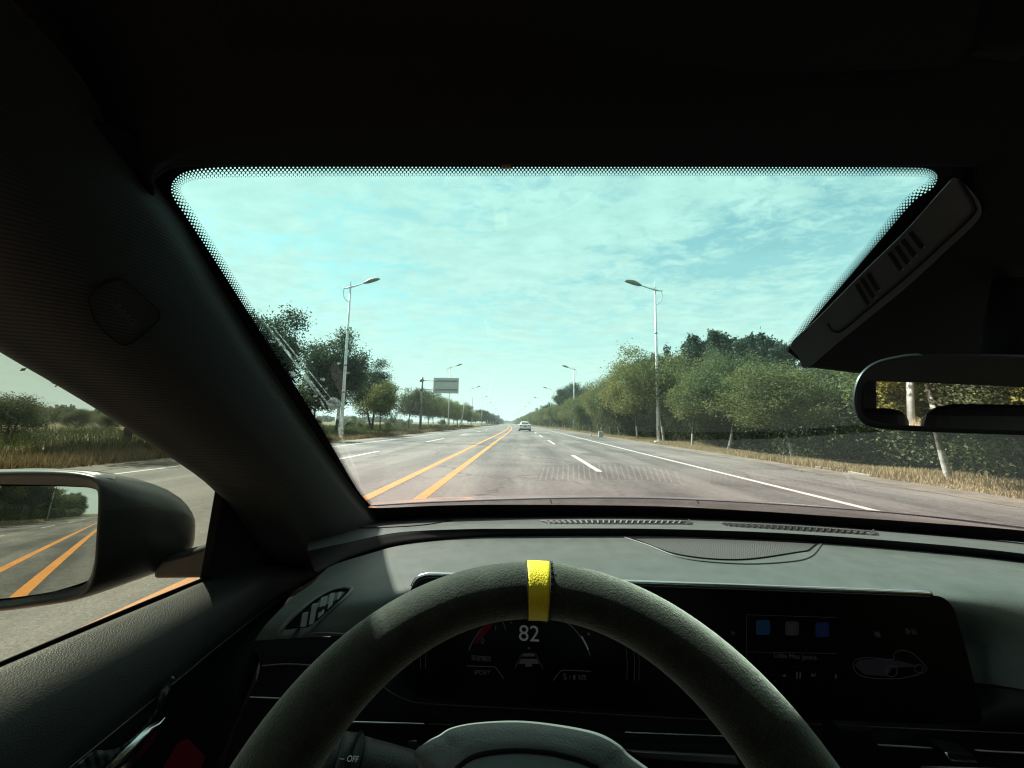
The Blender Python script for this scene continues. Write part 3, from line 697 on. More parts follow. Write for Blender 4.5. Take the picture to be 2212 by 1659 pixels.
for k in range(6):
    x = q0.x+(q1.x-q0.x)*(k+.5)/6; box('stiffener', (x, .07, (q0.z+q1.z)/2), (.05, .03, abs(q0.z-q1.z)*.96), M['signback'], sg)
# kilometre stone and small stub
M['stone'] = plain('white_painted_stone', (.62, .60, .57), .85, nscale=9, namp=.2); M['num'] = plain('dark_paint', (.08, .07, .07), .8)
ks = empty('marker_stone', (7.95, 37, 0)); tag(ks, 'small white kilometre stone standing at the right road edge', 'marker stone')
prism('block', [(-.22, 0, -.05), (.22, 0, -.05), (.22, 0, .50), (.18, 0, .55), (-.18, 0, .55), (-.22, 0, .50)], (0, .14, 0), M['stone'], ks, .01)
box('painted_line', (0.02, -.004, .40), (.26, .006, .03), M['num'], ks); box('painted_line', (.02, -.004, .30), (.22, .006, .03), M['num'], ks)
t2 = prism('stub_post', [(7.65, 41, -.02), (7.82, 41, -.02), (7.82, 41, .2), (7.65, 41, .2)], (0, .16, 0), M['stone'], None, .01)
tag(t2, 'low white stub left of the kilometre stone', 'post')
# kerb stones by the right shoulder
M['kerb'] = plain('kerb_concrete', (.22, .20, .18), .9, nscale=12, namp=.25)
def kerb(x, y, L_, rz, w=.13, h=.12, lab='', ry=0.):
    o_ = box('kerb_stone', (0, 0, 0), (w, L_, h), M['kerb'], None, .012); o_.location = (x, y, .0); o_.rotation_euler = (ry, .06, rz)
    return tag(o_, lab, 'kerb stone', 'kerb stones along the right verge')
kerb(8.95, 11.1, .99, .03, lab='whole kerb stone sunk in the right verge, beyond the broken pale piece')
kb = kerb(8.85, 10.0, .5, .45, .16, .10, lab='broken pale kerb piece lying tilted on the right shoulder', ry=.08); kb.data.materials[0] = plain('pale_broken_concrete', (.36, .34, .31), .9, nscale=15, namp=.2)

# ------------------------------------------------------------------ white sedan ahead
M['carwhite'] = plain('white_car_paint', (.80, .81, .82), .25, coat=1.); M['cglass'] = plain('car_glass_dark', (.03, .035, .04), .08); M['tail'] = plain('tail_lamp_red', (.10, .015, .02), .2)
M['tyre'] = plain('tyre_rubber', (.02, .02, .02), .8); M['plateb'] = plain('blue_plate', (.05, .10, .25), .5); M['carblack'] = plain('black_bumper', (.02, .02, .022), .5)
sd = tag(empty('sedan', (.72, 57, 0), .02), 'white sedan driving ahead in the lane right of the double yellow lines', 'car')
def sec(y, w, zb, zs, zr, wr):
    h = w/2; r = wr/2
    return [(-h*.9, y, zb), (-h, y, zb+.15), (-h, y, zs-.12), (-h*.95, y, zs), (-r, y, zr-.06 if zr > zs+.1 else zs+.01), (-r*.8, y, zr), (0, y, zr+.02), (r*.8, y, zr), (r, y, zr-.06 if zr > zs+.1 else zs+.01), (h*.95, y, zs), (h, y, zs-.12), (h, y, zb+.15), (h*.9, y, zb)]
loft('body', [sec(0, 1.66, .30, .95, .97, 1.4), sec(.08, 1.80, .22, 1.02, 1.05, 1.45), sec(.5, 1.83, .2, 1.0, 1.08, 1.4), sec(1.1, 1.84, .2, .98, 1.38, 1.15), sec(1.8, 1.84, .2, .97, 1.46, 1.18), sec(2.6, 1.84, .2, .96, 1.42, 1.15), sec(3.4, 1.82, .2, .94, 1.05, 1.3), sec(4.5, 1.72, .22, .72, .76, 1.3)], M['carwhite'], sd, 40, 30)
prism('back_panel', [(-.80, -.01, .30), (.80, -.01, .30), (.83, -.01, .80), (.72, -.01, .98), (-.72, -.01, .98), (-.83, -.01, .80)], (0, .1, 0), M['carwhite'], sd, .03)
mesh('rear_window', [(-.60, .47, 1.09), (.60, .47, 1.09), (.50, 1.02, 1.36), (-.50, 1.02, 1.36)], [(0, 1, 2, 3)], M['cglass'], sd).location = (0, -.05, .015)
for s_ in (-1, 1):
    prism('tail_lamp', [(s_*.42, -.035, .80), (s_*.80, -.035, .78), (s_*.80, -.035, .88), (s_*.42, -.035, .88)], (0, .05, 0), M['tail'], sd, .01)
    w_ = tube('wheel', [(s_*.72, .75, .32), (s_*.92, .75, .32)], .32, M['tyre'], sd, 18); w_ = tube('wheel', [(s_*.72, 3.5, .32), (s_*.92, 3.5, .32)], .32, M['tyre'], sd, 18)
    box('wing_mirror', (s_*1.0, 2.7, 1.02), (.18, .08, .14), M['carwhite'], sd, .03)
prism('bumper', [(-.82, -.05, .26), (.82, -.05, .26), (.84, -.05, .46), (.70, -.05, .42), (-.70, -.05, .42), (-.84, -.05, .46)], (0, .12, 0), M['carblack'], sd, .02)
box('number_plate', (0, -.045, .76), (.44, .02, .13), M['plateb'], sd, .004); box('badge', (0, -.03, .90), (.12, .02, .07), M['steel'], sd, .01)
box('underside', (0, 2.2, .24), (1.5, 4.2, .12), M['carblack'], sd)

# ------------------------------------------------------------------ the car the picture is taken from
CAR = tag(empty('car', (0.3, 0, 0)), 'dark car cabin around the viewer, with suede steering wheel and wide black display', 'car')
def cp(o):                                         # parent to the car keeping world place
    o.parent = CAR; o.matrix_parent_inverse = Matrix.Translation((-.3, 0, 0)); return o
def ploc(o, parent):
    o.parent = parent; return o
def C_(f, *a, **k): return cp(f(*a, **k))
# windscreen: real curved pane out to the body
wb = [(640, 1075), (800, 1106), (1106, 1104), (1450, 1106), (1850, 1134), (2212, 1165), (2600, 1215)]
wt = [(300, 330), (420, 320), (800, 318), (1300, 318), (1700, 320), (2200, 330), (2700, 345)]
rows = []
NB = 7
for j in range(NB):
    f = j/(NB-1); row = []
    for i in range(7):
        e = [(250, 395), (330, 560)][0]
        a = wb[i]; b = wt[i]; row.append(G(a[0]+(b[0]-a[0])*f, a[1]+(b[1]-a[1])*f))
    rows.append(row)
wind = C_(loft, 'windscreen', rows, M['windscreen'], None, 40, 24)
# frit: solid black border and the fading dots, printed on the pane (4 mm inside it)
edge = [(800, 1092), (768, 1052), (700, 935), (640, 838), (565, 722), (500, 620), (445, 535), (402, 470), (374, 428), (369, 404), (378, 385), (402, 370), (450, 362), (540, 359.5), (800, 359), (1106, 359.5), (1500, 359.5), (1800, 360), (1960, 361), (2005, 364), (2024, 376), (2024, 392), (2012, 410), (1972, 438), (1908, 512), (1826, 608), (1758, 688), (1702, 760)]
ed = catmull([np.array(e, float) for e in edge], 420)
ed = [np.array(q) for q in ed]; nrm = []
for i in range(len(ed)):
    t_ = ed[min(i+1, len(ed)-1)]-ed[max(i-1, 0)]; t_ /= (np.linalg.norm(t_)+1e-9); nrm.append(np.array([-t_[1], t_[0]]))
arc = np.concatenate([[0], np.cumsum([np.linalg.norm(ed[i+1]-ed[i]) for i in range(len(ed)-1)])])
vs, uv, fs = [], [], []; NW = 5; WID = 20.0
wid = [WID if 540 > q[0] or q[0] > 1000 else WID for q in ed]
al = 0.0; prev = None
for i, (q, n_) in enumerate(zip(ed, nrm)):
    g0 = G(q[0], q[1]); dist = (g0-EYE).dot(Fw); al += (g0-prev).length*1000 if prev is not None else 0; prev = g0
    for k in range(NW):
        w_ = 6.9*k/(NW-1); s_ = q+n_*(w_*.001*FPX/dist)
        gq = G(s_[0], s_[1], .996); vs.append(gq); uv.append((al, w_))
for i in range(len(ed)-1):
    for k in range(NW-1): fs.append((i*NW+k, (i+1)*NW+k, (i+1)*NW+k+1, i*NW+k+1))
frit = mesh('frit_dots', vs, fs, M['frit'], wind, True, uv)
vs, fs = [], []
for i, (q, n_) in enumerate(zip(ed, nrm)):
    w_ = 60
    for k in (0, 1):
        s_ = q-n_*(w_*k-.4); vs.append(G(s_[0], s_[1], .9955))
for i in range(len(ed)-1): fs.append((2*i, 2*i+2, 2*i+3, 2*i+1))
mesh('black_border', vs, fs, M['matt'], wind)
lo = catmull([np.array(q, float) for q in [(775, 1087), (810, 1097), (950, 1092), (1106, 1090), (1400, 1093), (1600, 1102), (1800, 1115), (2000, 1129), (2212, 1146), (2500, 1178)]], 60)
vs, fs = [], []
for q in lo: vs += [G(q[0], q[1], .995), G(q[0]-0, q[1]+26, .985)]
for i in range(59): fs.append((2*i, 2*i+1, 2*i+3, 2*i+2))
mesh('black_border', vs, fs, M['matt'], wind)
# old wiper smears and dried splashes on the outside of the pane
def streak(pts, w, mat, k=1.004):
    P = catmull([np.array(q, float) for q in pts], 24); vs, fs = [], []
    for i, q in enumerate(P):
        t_ = P[min(i+1, 23)]-P[max(i-1, 0)]; t_ /= np.linalg.norm(t_); n_ = np.array([-t_[1], t_[0]]); ww = w*(.5+.5*math.sin(math.pi*min(1, (i+2)/26)))
        vs += [G(*(q+n_*ww), k), G(*(q-n_*ww), k)]
    for i in range(23): fs.append((2*i, 2*i+2, 2*i+3, 2*i+1))
    return mesh('smear', vs, fs, mat, wind)
streak([(583, 712), (640, 785), (705, 868)], 3.2, M['smear']); streak([(590, 706), (650, 780), (716, 862)], 1.6, M['smear']); streak([(566, 690), (620, 760), (690, 860), (712, 905)], 2.2, M['smear2'])
streak([(712, 862), (735, 890), (752, 912)], 17, M['smear2']); streak([(735, 940), (756, 985), (780, 1050)], 3.0, M['smear2']); streak([(737, 900), (736, 930), (738, 945)], 6, M['smear'])
streak([(1047, 884), (1062, 822), (1077, 768)], 1.8, M['smear2']); streak([(1030, 640), (1050, 700), (1062, 750)], 1.2, M['smear2'])
for k in range(34):
    u = R_.gauss(655, 45); v = R_.gauss(800, 55)+.55*(u-655); r = R_.uniform(1.0, 4)
    if u < 560: continue
    pts = [G(u+r*1.5*math.cos(a)*(1+.3*math.sin(3*a+k)), v+r*math.sin(a), 1.004) for a in np.linspace(0, 6.28, 11)[:-1]]
    mesh('splash', pts, [tuple(range(10))], M['smear'], wind)
# little orange tab at the middle of the header
C_(prism, 'header_tab', [G(1083, 357, .99), G(1104, 357, .99), G(1104, 363, .99), G(1083, 363, .99)], (0, 0, .004), plain('orange_tab', (.35, .10, .03), .6))
# bonnet beyond the glass
M['bonnet'] = plain('grey_car_paint', (.30, .28, .31), .35, coat=1., metal=.2)
rows = [[(-.62, .95, CAMZ-.235), (-.2, 1.03, CAMZ-.215), (.37, 1.10, CAMZ-.207), (.95, 1.03, CAMZ-.215), (1.35, .95, CAMZ-.24)],
        [(-.62, 1.4, CAMZ-.32), (-.2, 1.4, CAMZ-.275), (.37, 1.4, CAMZ-.262), (.95, 1.4, CAMZ-.278), (1.36, 1.4, CAMZ-.34)],
        [(-.60, 1.9, CAMZ-.46), (-.2, 1.9, CAMZ-.41), (.37, 1.9, CAMZ-.395), (.95, 1.9, CAMZ-.42), (1.34, 1.9, CAMZ-.48)],
        [(-.5, 2.3, CAMZ-.65), (-.2, 2.35, CAMZ-.60), (.37, 2.4, CAMZ-.58), (.95, 2.35, CAMZ-.60), (1.25, 2.3, CAMZ-.65)]]
C_(loft, 'bonnet', rows, M['bonnet'], None, 40, 30, .004)
for u in (1190, 1508): C_(prism, 'washer_jet', [PY(u, 1081, 1.12)+Vector((-.002, 0, 0)), PY(u, 1081, 1.12)+Vector((.001, 0, 0)), PY(u, 1088, 1.12)+Vector((.004, 0, 0)), PY(u, 1088, 1.12)+Vector((.001, 0, 0))], (0, .012, 0), M['silver'])
# --- dashboard
def rowz(pts, z, dz=0):
    out = []
    for q in pts:
        zz = q[2] if len(q) > 2 else z
        out.append(PZ(q[0], q[1], zz))
    return out
r_glass = [PD(690, 1110, .80), PD(800, 1112, .86), PD(950, 1112, .95), PD(1106, 1112, 1.0), PD(1400, 1114, 1.0), PD(1700, 1128, .95), PD(2000, 1152, .88), PD(2212, 1172, .82), PD(2560, 1215, .72)]
r_trough = rowz([(672, 1142), (800, 1124), (960, 1120), (1106, 1121), (1400, 1124), (1700, 1138), (2000, 1160), (2212, 1180), (2560, 1225)], -.222)
r_ledge0 = rowz([(668, 1150), (800, 1131), (960, 1126), (1106, 1127), (1400, 1130), (1700, 1143), (2000, 1165), (2212, 1185), (2560, 1230)], -.216)
r_ledge1 = rowz([(664, 1190), (740, 1174), (860, 1150), (1000, 1143), (1106, 1142), (1400, 1142), (1700, 1152), (2000, 1174), (2212, 1196), (2560, 1240)], -.2005)
shelf = C_(loft, 'dash_shelf', [r_glass, r_trough, r_ledge0, r_ledge1], M['ledge'], None, 70, 26)
r_lipa = r_ledge1
def shift(r, dy, dz): return [Vector(q)+Vector((0, dy, dz)) for q in r]
r_lip1 = rowz([(672, 1212), (750, 1186), (860, 1160), (1000, 1149), (1106, 1148), (1400, 1148), (1700, 1158), (2000, 1181), (2212, 1203), (2560, 1248)], -.206)
r_lip2 = rowz([(686, 1236), (758, 1204), (862, 1176), (1000, 1162), (1106, 1158), (1400, 1157), (1700, 1167), (2000, 1190), (2212, 1212), (2560, 1258)], -.216)
C_(loft, 'dash_lip', [r_ledge1, r_lip1, r_lip2, shift(r_lip2, .05, -.01)], M['darker'], None, 70, 14)
r_p0 = shift(rowz([(688, 1240), (762, 1216), (864, 1188), (1000, 1168), (1106, 1161), (1400, 1159), (1700, 1168), (2000, 1192), (2212, 1214), (2560, 1260)], -.217), 0.030, .0)
r_p1 = rowz([(672, 1262), (770, 1240), (870, 1214), (1000, 1196), (1106, 1190), (1400, 1190), (1700, 1204), (2000, 1232), (2212, 1258), (2560, 1310)], -.2135)
r_p2 = rowz([(640, 1284), (775, 1268), (872, 1246), (1000, 1232), (1106, 1228), (1400, 1232), (1700, 1246), (2000, 1268), (2212, 1296, -.222), (2560, 1360, -.228)], -.2165)
r_p3 = rowz([(604, 1318), (775, 1300), (860, 1284), (980, 1268), (1106, 1262), (1400, 1270), (1700, 1284), (2000, 1300), (2212, 1345, -.244), (2560, 1420, -.255)], -.224)
r_p4 = [PD(u, v, d) for u, v, d in [(572, 1352, .424), (760, 1345, .450), (860, 1330, .478), (980, 1330, .53), (1106, 1330, .54), (1400, 1340, .54), (1700, 1350, .53), (2050, 1385, .497), (2190, 1412, .468), (2560, 1480, .425)]]
r_p5 = [PD(u, v, d) for u, v, d in [(548, 1386, .420), (745, 1374, .446), (850, 1384, .478), (980, 1400, .53), (1106, 1410, .54), (1400, 1420, .54), (1700, 1430, .53), (2060, 1470, .490), (2190, 1486, .455), (2560, 1560, .410)]]
C_(loft, 'dash_core', [shift(r_lip2, .03, -.004), shift(r_lip2, .05, -.05), shift(r_lip2, .05, -.4)], M['matt'], None, 60, 10)
pad = C_(loft, 'dash_pad', [r_p0, r_p1, r_p2, r_p3, r_p4, r_p5], M['pad'], None, 90, 50)
bpy.context.view_layer.update(); PB = bvh_of(pad); SB = bvh_of(shelf)
# lower dash, dark
lowrows = [[PD(u, v, d) for u, v, d in [(540, 1384, .419), (745, 1376, .445), (850, 1400, .478), (1106, 1420, .54), (1700, 1460, .53), (2060, 1488, .488), (2190, 1490, .453), (2600, 1560, .405)]],
           [PD(u, v, d) for u, v, d in [(560, 1450, .418), (745, 1440, .436), (850, 1450, .46), (1106, 1560, .50), (1700, 1580, .50), (2060, 1560, .455), (2212, 1560, .435), (2600, 1620, .41)]],
           [PD(u, v, d) for u, v, d in [(500, 1600, .42), (700, 1580, .425), (850, 1590, .44), (1106, 1640, .48), (1700, 1660, .48), (2060, 1660, .46), (2212, 1660, .45), (2600, 1720, .43)]],
           [PD(u, v, d) for u, v, d in [(420, 1900, .48), (700, 1900, .48), (850, 1900, .49), (1106, 1950, .50), (1700, 1950, .50), (2060, 1950, .48), (2212, 1950, .47), (2600, 1980, .45)]]]
lowdash = C_(loft, 'lower_dash', lowrows, M['darker'], None, 60, 30); bpy.context.view_layer.update(); DB = bvh_of(lowdash)
def line_on(name, pts, w, mat, bv=None, d=None, parent=None, seg=6, n=30):
    P = []
    for q in catmull([np.array(a[:2], float) for a in pts], n):
        if bv is None and parent is None and name != 'stitch_seam': bv = DB
        h = onto(bv, q[0], q[1], .001) if bv is not None else PD(q[0], q[1], d if d else q[2])
        if h is not None: P.append(h)
    o = tube(name, P, w, mat, None, seg); return cp(o) if parent is None else ploc(o, parent)
# seams on the pad
line_on('stitch_seam', [(2122, 1484), (2150, 1486), (2212, 1490), (2300, 1498)], .0012, M['faint'], PB)
line_on('stitch_seam', [(655, 1370), (700, 1367), (752, 1371), (790, 1376)], .0012, M['faint'], PB)
# defroster vents in the shelf, with real slats
def vent(u0, u1, v0, v1, slope, nsl, tip, smt='slat'):
    fr = []
    P = []
    for u, v in catmull([np.array(q) for q in [(u0, v0), ((u0+u1)/2, v0+slope*.45-1), (u1, v0+slope)]], 20): P.append(onto(SB, u, v, .002))
    Q = []
    for u, v in catmull([np.array(q) for q in [(u0+16, v1), ((u0+u1)/2, v1+slope*.5), (u1-4, v1+slope)]], 20): Q.append(onto(SB, u, v, .002))
    vs = [q for q in P]+[q for q in Q]; fs = [(i, i+1, 21+i, 20+i) for i in range(19)]
    o = cp(mesh('defroster_vent', vs, fs, M['matt']))
    for i in range(nsl):
        t_ = (i+.5)/nsl*18.6; k = int(t_); f = t_-k
        a = P[k].lerp(P[k+1], f); b = Q[k].lerp(Q[k+1], f); a = a.lerp(b, .08)
        dx = Vector((.0016, 0, 0)); up_ = Vector((0, 0, .003))
        mesh('slat', [a-dx, a+dx, b+dx, b-dx, a-dx+up_, a+dx+up_, b+dx*.2+up_, b-dx*1.8+up_], [(0, 1, 2, 3), (4, 5, 6, 7), (0, 1, 5, 4), (1, 2, 6, 5), (2, 3, 7, 6), (3, 0, 4, 7)], M[smt], o, False)
    tube('vent_rim', P, .0018, M['ledge'], o, 6); tube('vent_rim', Q, .0012, M['ledge'], o, 6)
    if tip: prism('vent_tip', [P[-1], Q[-1], Q[-1]+Vector((.012, 0, .003)), P[-1]+Vector((.006, 0, .004))], (0, 0, .003), M['chrome'], o)
vent(1168, 1484, 1125.5, 1131.5, 1.5, 24, True); vent(1556, 1882, 1130, 1137, 19, 22, True, 'dark')
# small perforated corner grille, centre speaker grille
m, T, p, o = newmat('grille_mesh'); uvn = T.nodes.new('ShaderNodeUVMap'); s = T.nodes.new('ShaderNodeSeparateXYZ'); T.links.new(uvn.outputs[0], s.inputs[0])
gx_ = mth('FRACT', mth('MULTIPLY', s.outputs[0], 96, T=T), T=T); gy_ = mth('FRACT', mth('ADD', mth('MULTIPLY', s.outputs[1], 15, T=T), mth('MULTIPLY', mth('FLOOR', mth('MULTIPLY', s.outputs[0], 96, T=T), T=T), .5, T=T), T=T), T=T)
q1_ = mth('SUBTRACT', gx_, .5, T=T); q2_ = mth('SUBTRACT', gy_, .5, T=T); dd_ = mth('SQRT', mth('ADD', mth('MULTIPLY', q1_, q1_, T=T), mth('MULTIPLY', q2_, q2_, T=T), T=T), T=T)
hl = mth('LESS_THAN', dd_, .34, T=T); T.links.new(mixc(T, hl, (.060, .070, .067), (.004, .004, .004)), p.inputs['Base Color']); setp(p, Roughness=.5); M['grille'] = m
def grille(top, bot, bv, nu, nv, lift=.002, name='speaker_grille'):
    A = catmull([np.array(q, float) for q in top], nu); B = catmull([np.array(q, float) for q in bot], nu); vs, uv, fs = [], [], []
    for j in range(nv):
        f = j/(nv-1)
        for i in range(nu):
            q = A[i]*(1-f)+B[i]*f; vs.append(onto(bv, q[0], q[1], lift)); uv.append((i/(nu-1), f))
    for j in range(nv-1):
        for i in range(nu-1): fs.append((j*nu+i, j*nu+i+1, (j+1)*nu+i+1, (j+1)*nu+i))
    o = cp(mesh(name, vs, fs, M['grille'], None, True, uv))
    rim = [vs[i] for i in range(nu)]+[vs[(nv-1)*nu+i] for i in range(nu-1, -1, -1)]
    tube('grille_rim', [r + Vector((0, 0, .0005)) for r in rim], .0011, M['darker'], o, 6, None, 1, True)
    return o
grille([(1362, 1163), (1480, 1163), (1600, 1166), (1765, 1174)], [(1374, 1166), (1470, 1199), (1600, 1209), (1745, 1190)], PB, 40, 10)
line_on('grille_surround', [(1346, 1160), (1400, 1178), (1480, 1207), (1600, 1218), (1700, 1214), (1750, 1203), (1776, 1174)], .0018, M['ledge'], PB)
grille([(690, 1136), (760, 1128), (900, 1124), (978, 1124)], [(700, 1140), (790, 1141), (900, 1136), (970, 1126)], SB, 24, 5, .002, 'corner_grille')
# side air vent
def uz(x, y): return (548.6+x*.1984, 1152.1+y*.1984)
def vsurf(q, d=0.0):
    u, v = uz(*q); h = onto(PB, u, v, d)
    return h if h is not None else PD(u, v, .466-d)
out_ = catmull([np.array(q, float) for q in [(235, 1120), (300, 1010), (400, 885), (560, 755), (760, 635), (900, 580), (1040, 572), (1082, 605), (1010, 700), (800, 890), (590, 1100), (400, 1150)]], 60, True)
inn_ = catmull([np.array(q, float) for q in [(335, 1045), (400, 960), (480, 880), (640, 740), (820, 635), (960, 600), (1020, 602), (1035, 622), (960, 710), (800, 850), (610, 1010), (480, 1030)]], 60, True)
vs = [vsurf(q, .0012) for q in out_]+[vsurf(q, .006) for q in inn_]+[vsurf(q, .0012) for q in inn_]; fs = []
for i in range(60):
    k = (i+1) % 60; fs += [(i, k, 60+k, 60+i), (60+i, 60+k, 120+k, 120+i)]
av = cp(mesh('air_vent', vs, fs, M['ventframe'])); mesh('duct', [vsurf(q, .0016) for q in inn_]+[vsurf((680, 830), .0016)], [(i, (i+1) % 60, 60) for i in range(60)], M['matt'], av)
for sl_ in ([(498, 1022), (560, 1022), (582, 865), (525, 872)], [(592, 1003), (645, 985), (690, 768), (628, 778)], [(690, 932), (752, 880), (792, 690), (728, 703)], [(796, 832), (842, 790), (868, 655), (824, 660)], [(898, 735), (932, 700), (952, 645), (914, 652)]):
    prism('slat', [vsurf(q, .0044) for q in sl_], (0, .003, 0), M['ventslat'], av, .0006)
# lines on the dark lower dash
for pts, w, mt, d in (([(566, 1438), (620, 1434), (690, 1438), (770, 1440)], .0008, 'faint', .455), ([(520, 1505), (560, 1506), (605, 1508)], .0007, 'silver', .45),
    ([(825, 1481), (845, 1496), (875, 1510), (918, 1520), (1123, 1531), (1320, 1543), (1481, 1552), (1800, 1566), (2060, 1578), (2300, 1588)], .0007, 'faint', .465),
    ([(730, 1557), (759, 1559), (924, 1564)], .0012, 'chrome', .452), ([(924, 1564), (980, 1566)], .0007, 'faint', .452), ([(1350, 1582), (1481, 1587), (1600, 1592)], .0011, 'chrome', .452),
    ([(1600, 1592), (1680, 1597), (1764, 1602)], .0007, 'faint', .452), ([(1745, 1600), (1764, 1603), (1812, 1610)], .0013, 'silver', .45), ([(1896, 1609), (1950, 1612), (2014, 1616)], .0011, 'silver', .45), ([(2105, 1620), (2150, 1623), (2300, 1630)], .0011, 'silver', .45)):
    line_on('trim_line', pts, w, M[mt], d=d)
for a in ([(740, 1594), (900, 1600), (910, 1622), (800, 1620)], [(1350, 1620), (1590, 1633), (1600, 1655), (1390, 1640)], [(1720, 1643), (1850, 1650), (1850, 1664), (1725, 1660)], [(1990, 1655), (2212, 1662), (2212, 1690), (1990, 1680)]):
    C_(prism, 'trim_strip', [(onto(DB, u, v, .002) or PD(u, v, .445)) for u, v in a], (0, .01, -.002), M['silver'], None, .002)
C_(prism, 'vent_clip', [PD(u, v, .43) for u, v in [(1815, 1570), (1893, 1576), (1893, 1700), (1815, 1700)]], (0, .03, 0), M['darker'], None, .006)
kn = C_(prism, 'vent_knob', [PD(u, v, .435) for u, v in [(2040, 1624), (2100, 1630), (2112, 1640), (2108, 1648), (2050, 1644), (2044, 1636)]], (0, .02, 0), M['darker'], None, .002)
tube('knob_edge', [PD(u, v, .433) for u, v in [(2042, 1625), (2047, 1636), (2054, 1642), (2108, 1646)]], .0016, M['chrome'], kn, 6)

# --- the wide display
SN = Vector((-.047, -.96, .28)).normalized(); SP0 = PY(1106, 1250, .505)
def S(u, v, lift=0.0): return PPl(u, v, SP0+SN*lift, SN)
SX = (SN.cross(Vector((0, 0, 1)))*-1).normalized(); SX = SX if SX.x > 0 else -SX; SYv = SN.cross(SX); SYv = SYv if SYv.z > 0 else -SYv
def rounded(pts, n=90): return [tuple(q) for q in catmull([np.array(q, float) for q in pts], n, True)]
shape = [(884, 1290), (886, 1276), (897, 1256), (912, 1246), (940, 1244), (1106, 1251), (1400, 1262), (1700, 1273), (1950, 1282), (2015, 1286), (2040, 1293), (2058, 1312), (2072, 1350), (2096, 1440), (2118, 1530), (2120, 1556), (2100, 1566), (1900, 1560), (1500, 1543), (1300, 1534), (1106, 1522), (930, 1510), (880, 1480), (868, 1420)]
sh_ = rounded(shape, 150)
disp = C_(prism, 'display', [S(u, v) for u, v in sh_], -SN*.012, M['gloss'])
# thin metal edge along the top
tp = [(890, 1266), (899, 1252), (916, 1243), (950, 1241), (1106, 1248), (1400, 1259), (1700, 1270), (1950, 1279), (2010, 1282)]
tube('display_edge', [S(u, v, -.001) for u, v in catmull([np.array(q, float) for q in tp], 60)], .0030, M['chrome'], disp, 8)
tube('display_edge', [S(u, v, .0015) for u, v in catmull([np.array(q, float) for q in [(895, 1268), (904, 1256), (918, 1249), (950, 1248), (1106, 1254.5), (1400, 1266), (1700, 1277), (1950, 1286), (2010, 1289)]], 60)], .0005, M['faint'], disp, 6)
FONTS = []
#haze
E_ = {'w': emis('screen_white', (.013, .0135, .014)), 'd': emis('screen_dim', (.0028, .003, .0032)), 'dd': emis('screen_faint', (.003, .003, .0034)), 'r': emis('screen_red', (.003, .0003, .0004)), 'b': emis('screen_blue', (.0004, .0018, .0048)), 'b2': emis('screen_deep_blue', (.0004, .001, .0035)), 'g': emis('screen_grey', (.0016, .0016, .0016))}
def text(body, u, v, px, mat, ax='CENTER', sx_=1.0, shear=0., parent=disp, lift=.0008, X=None, Y=None, Nn=None, pos=None):
    cu = bpy.data.curves.new('lettering', 'FONT'); cu.body = body; cu.align_x = ax; cu.align_y = 'CENTER'; cu.extrude = .0001; cu.shear = shear
    loc_ = pos if pos is not None else S(u, v, lift); dpt = (loc_-EYE).dot(Fw); cu.size = px*dpt/FPX*1.38
    cu.materials.append(mat); o = bpy.data.objects.new('lettering', cu); X = X or SX; Y = Y or SYv; Nn = Nn or SN
    o.matrix_world = Matrix.Translation(loc_) @ Matrix((X*sx_, Y, Nn)).transposed().to_4x4(); COL.objects.link(o)
    mw = o.matrix_world.copy(); o.parent = parent; o.matrix_parent_inverse = parent.matrix_world.inverted(); FONTS.append(o); return o
bpy.context.view_layer.update()
def fix(o, parent):                                # parent a world-space mesh to a part that is itself offset-free
    o.parent = parent; return o
def flat(name, pts, mat, lift=.0006): return mesh(name, [S(u, v, lift) for u, v in pts], [tuple(range(len(pts)))], mat, disp, False)
def sline(pts, w, mat, lift=.0008, n=None):
    P = [np.array(q, float) for q in pts]; P = catmull(P, n) if n else P; vs, fs = [], []
    for i, q in enumerate(P):
        t_ = P[min(i+1, len(P)-1)]-P[max(i-1, 0)]; t_ = t_/np.linalg.norm(t_); n_ = np.array([-t_[1], t_[0]])*w/2
        vs += [S(*(q+n_), lift), S(*(q-n_), lift)]
    for i in range(len(P)-1): fs.append((2*i, 2*i+2, 2*i+3, 2*i+1))
    return mesh('screen_line', vs, fs, mat, disp, False)
text('82', 1143, 1370, 30, E_['w'], sx_=1.12)
text('0', 1042.7, 1385.5, 11, E_['d']); text('1', 1070.7, 1357, 11, E_['d']); text('2', 1104.7, 1342, 9, E_['d']); text('4', 1179, 1342, 9, E_['d'])
sline([(1013, 1404), (1020, 1388), (1030, 1372), (1041, 1358)], 2.2, E_['d'], n=14); sline([(1085.5, 1340), (1093.5, 1362)], 1.6, E_['d'])
flat('screen_shape', [(1040, 1357), (1056, 1345), (1070, 1342), (1052, 1366), (1030, 1390), (1024, 1392)], E_['r'])
sline([(1222, 1344), (1236, 1354), (1250, 1370), (1262, 1388), (1270, 1404), (1275, 1415)], 2.6, E_['d'], n=20); sline([(1256, 1374), (1266, 1392), (1271, 1404)], 2.6, E_['w'], .001, 10)
text('SPORT', 1040, 1453, 8.5, E_['d'], shear=.3); sline([(1007, 1438.5), (1066, 1440), (1071, 1442), (1088, 1466)], 1.8, E_['d'])
sline([(1195, 1470), (1211, 1449), (1216, 1447.5), (1277, 1450)], 1.8, E_['d']); text('S', 1220, 1462, 11, E_['d'], sx_=1.3); text('7', 1231, 1465, 7, E_['d']); text('305', 1257, 1464, 9, E_['d'])
flat('fuel_icon', [(1238, 1458), (1243, 1458), (1243, 1468), (1238, 1468)], E_['d']); text('驾驶辅助', 1039, 1423, 8, E_['dd']); text('✱', 1272, 1370, 8, E_['dd'])
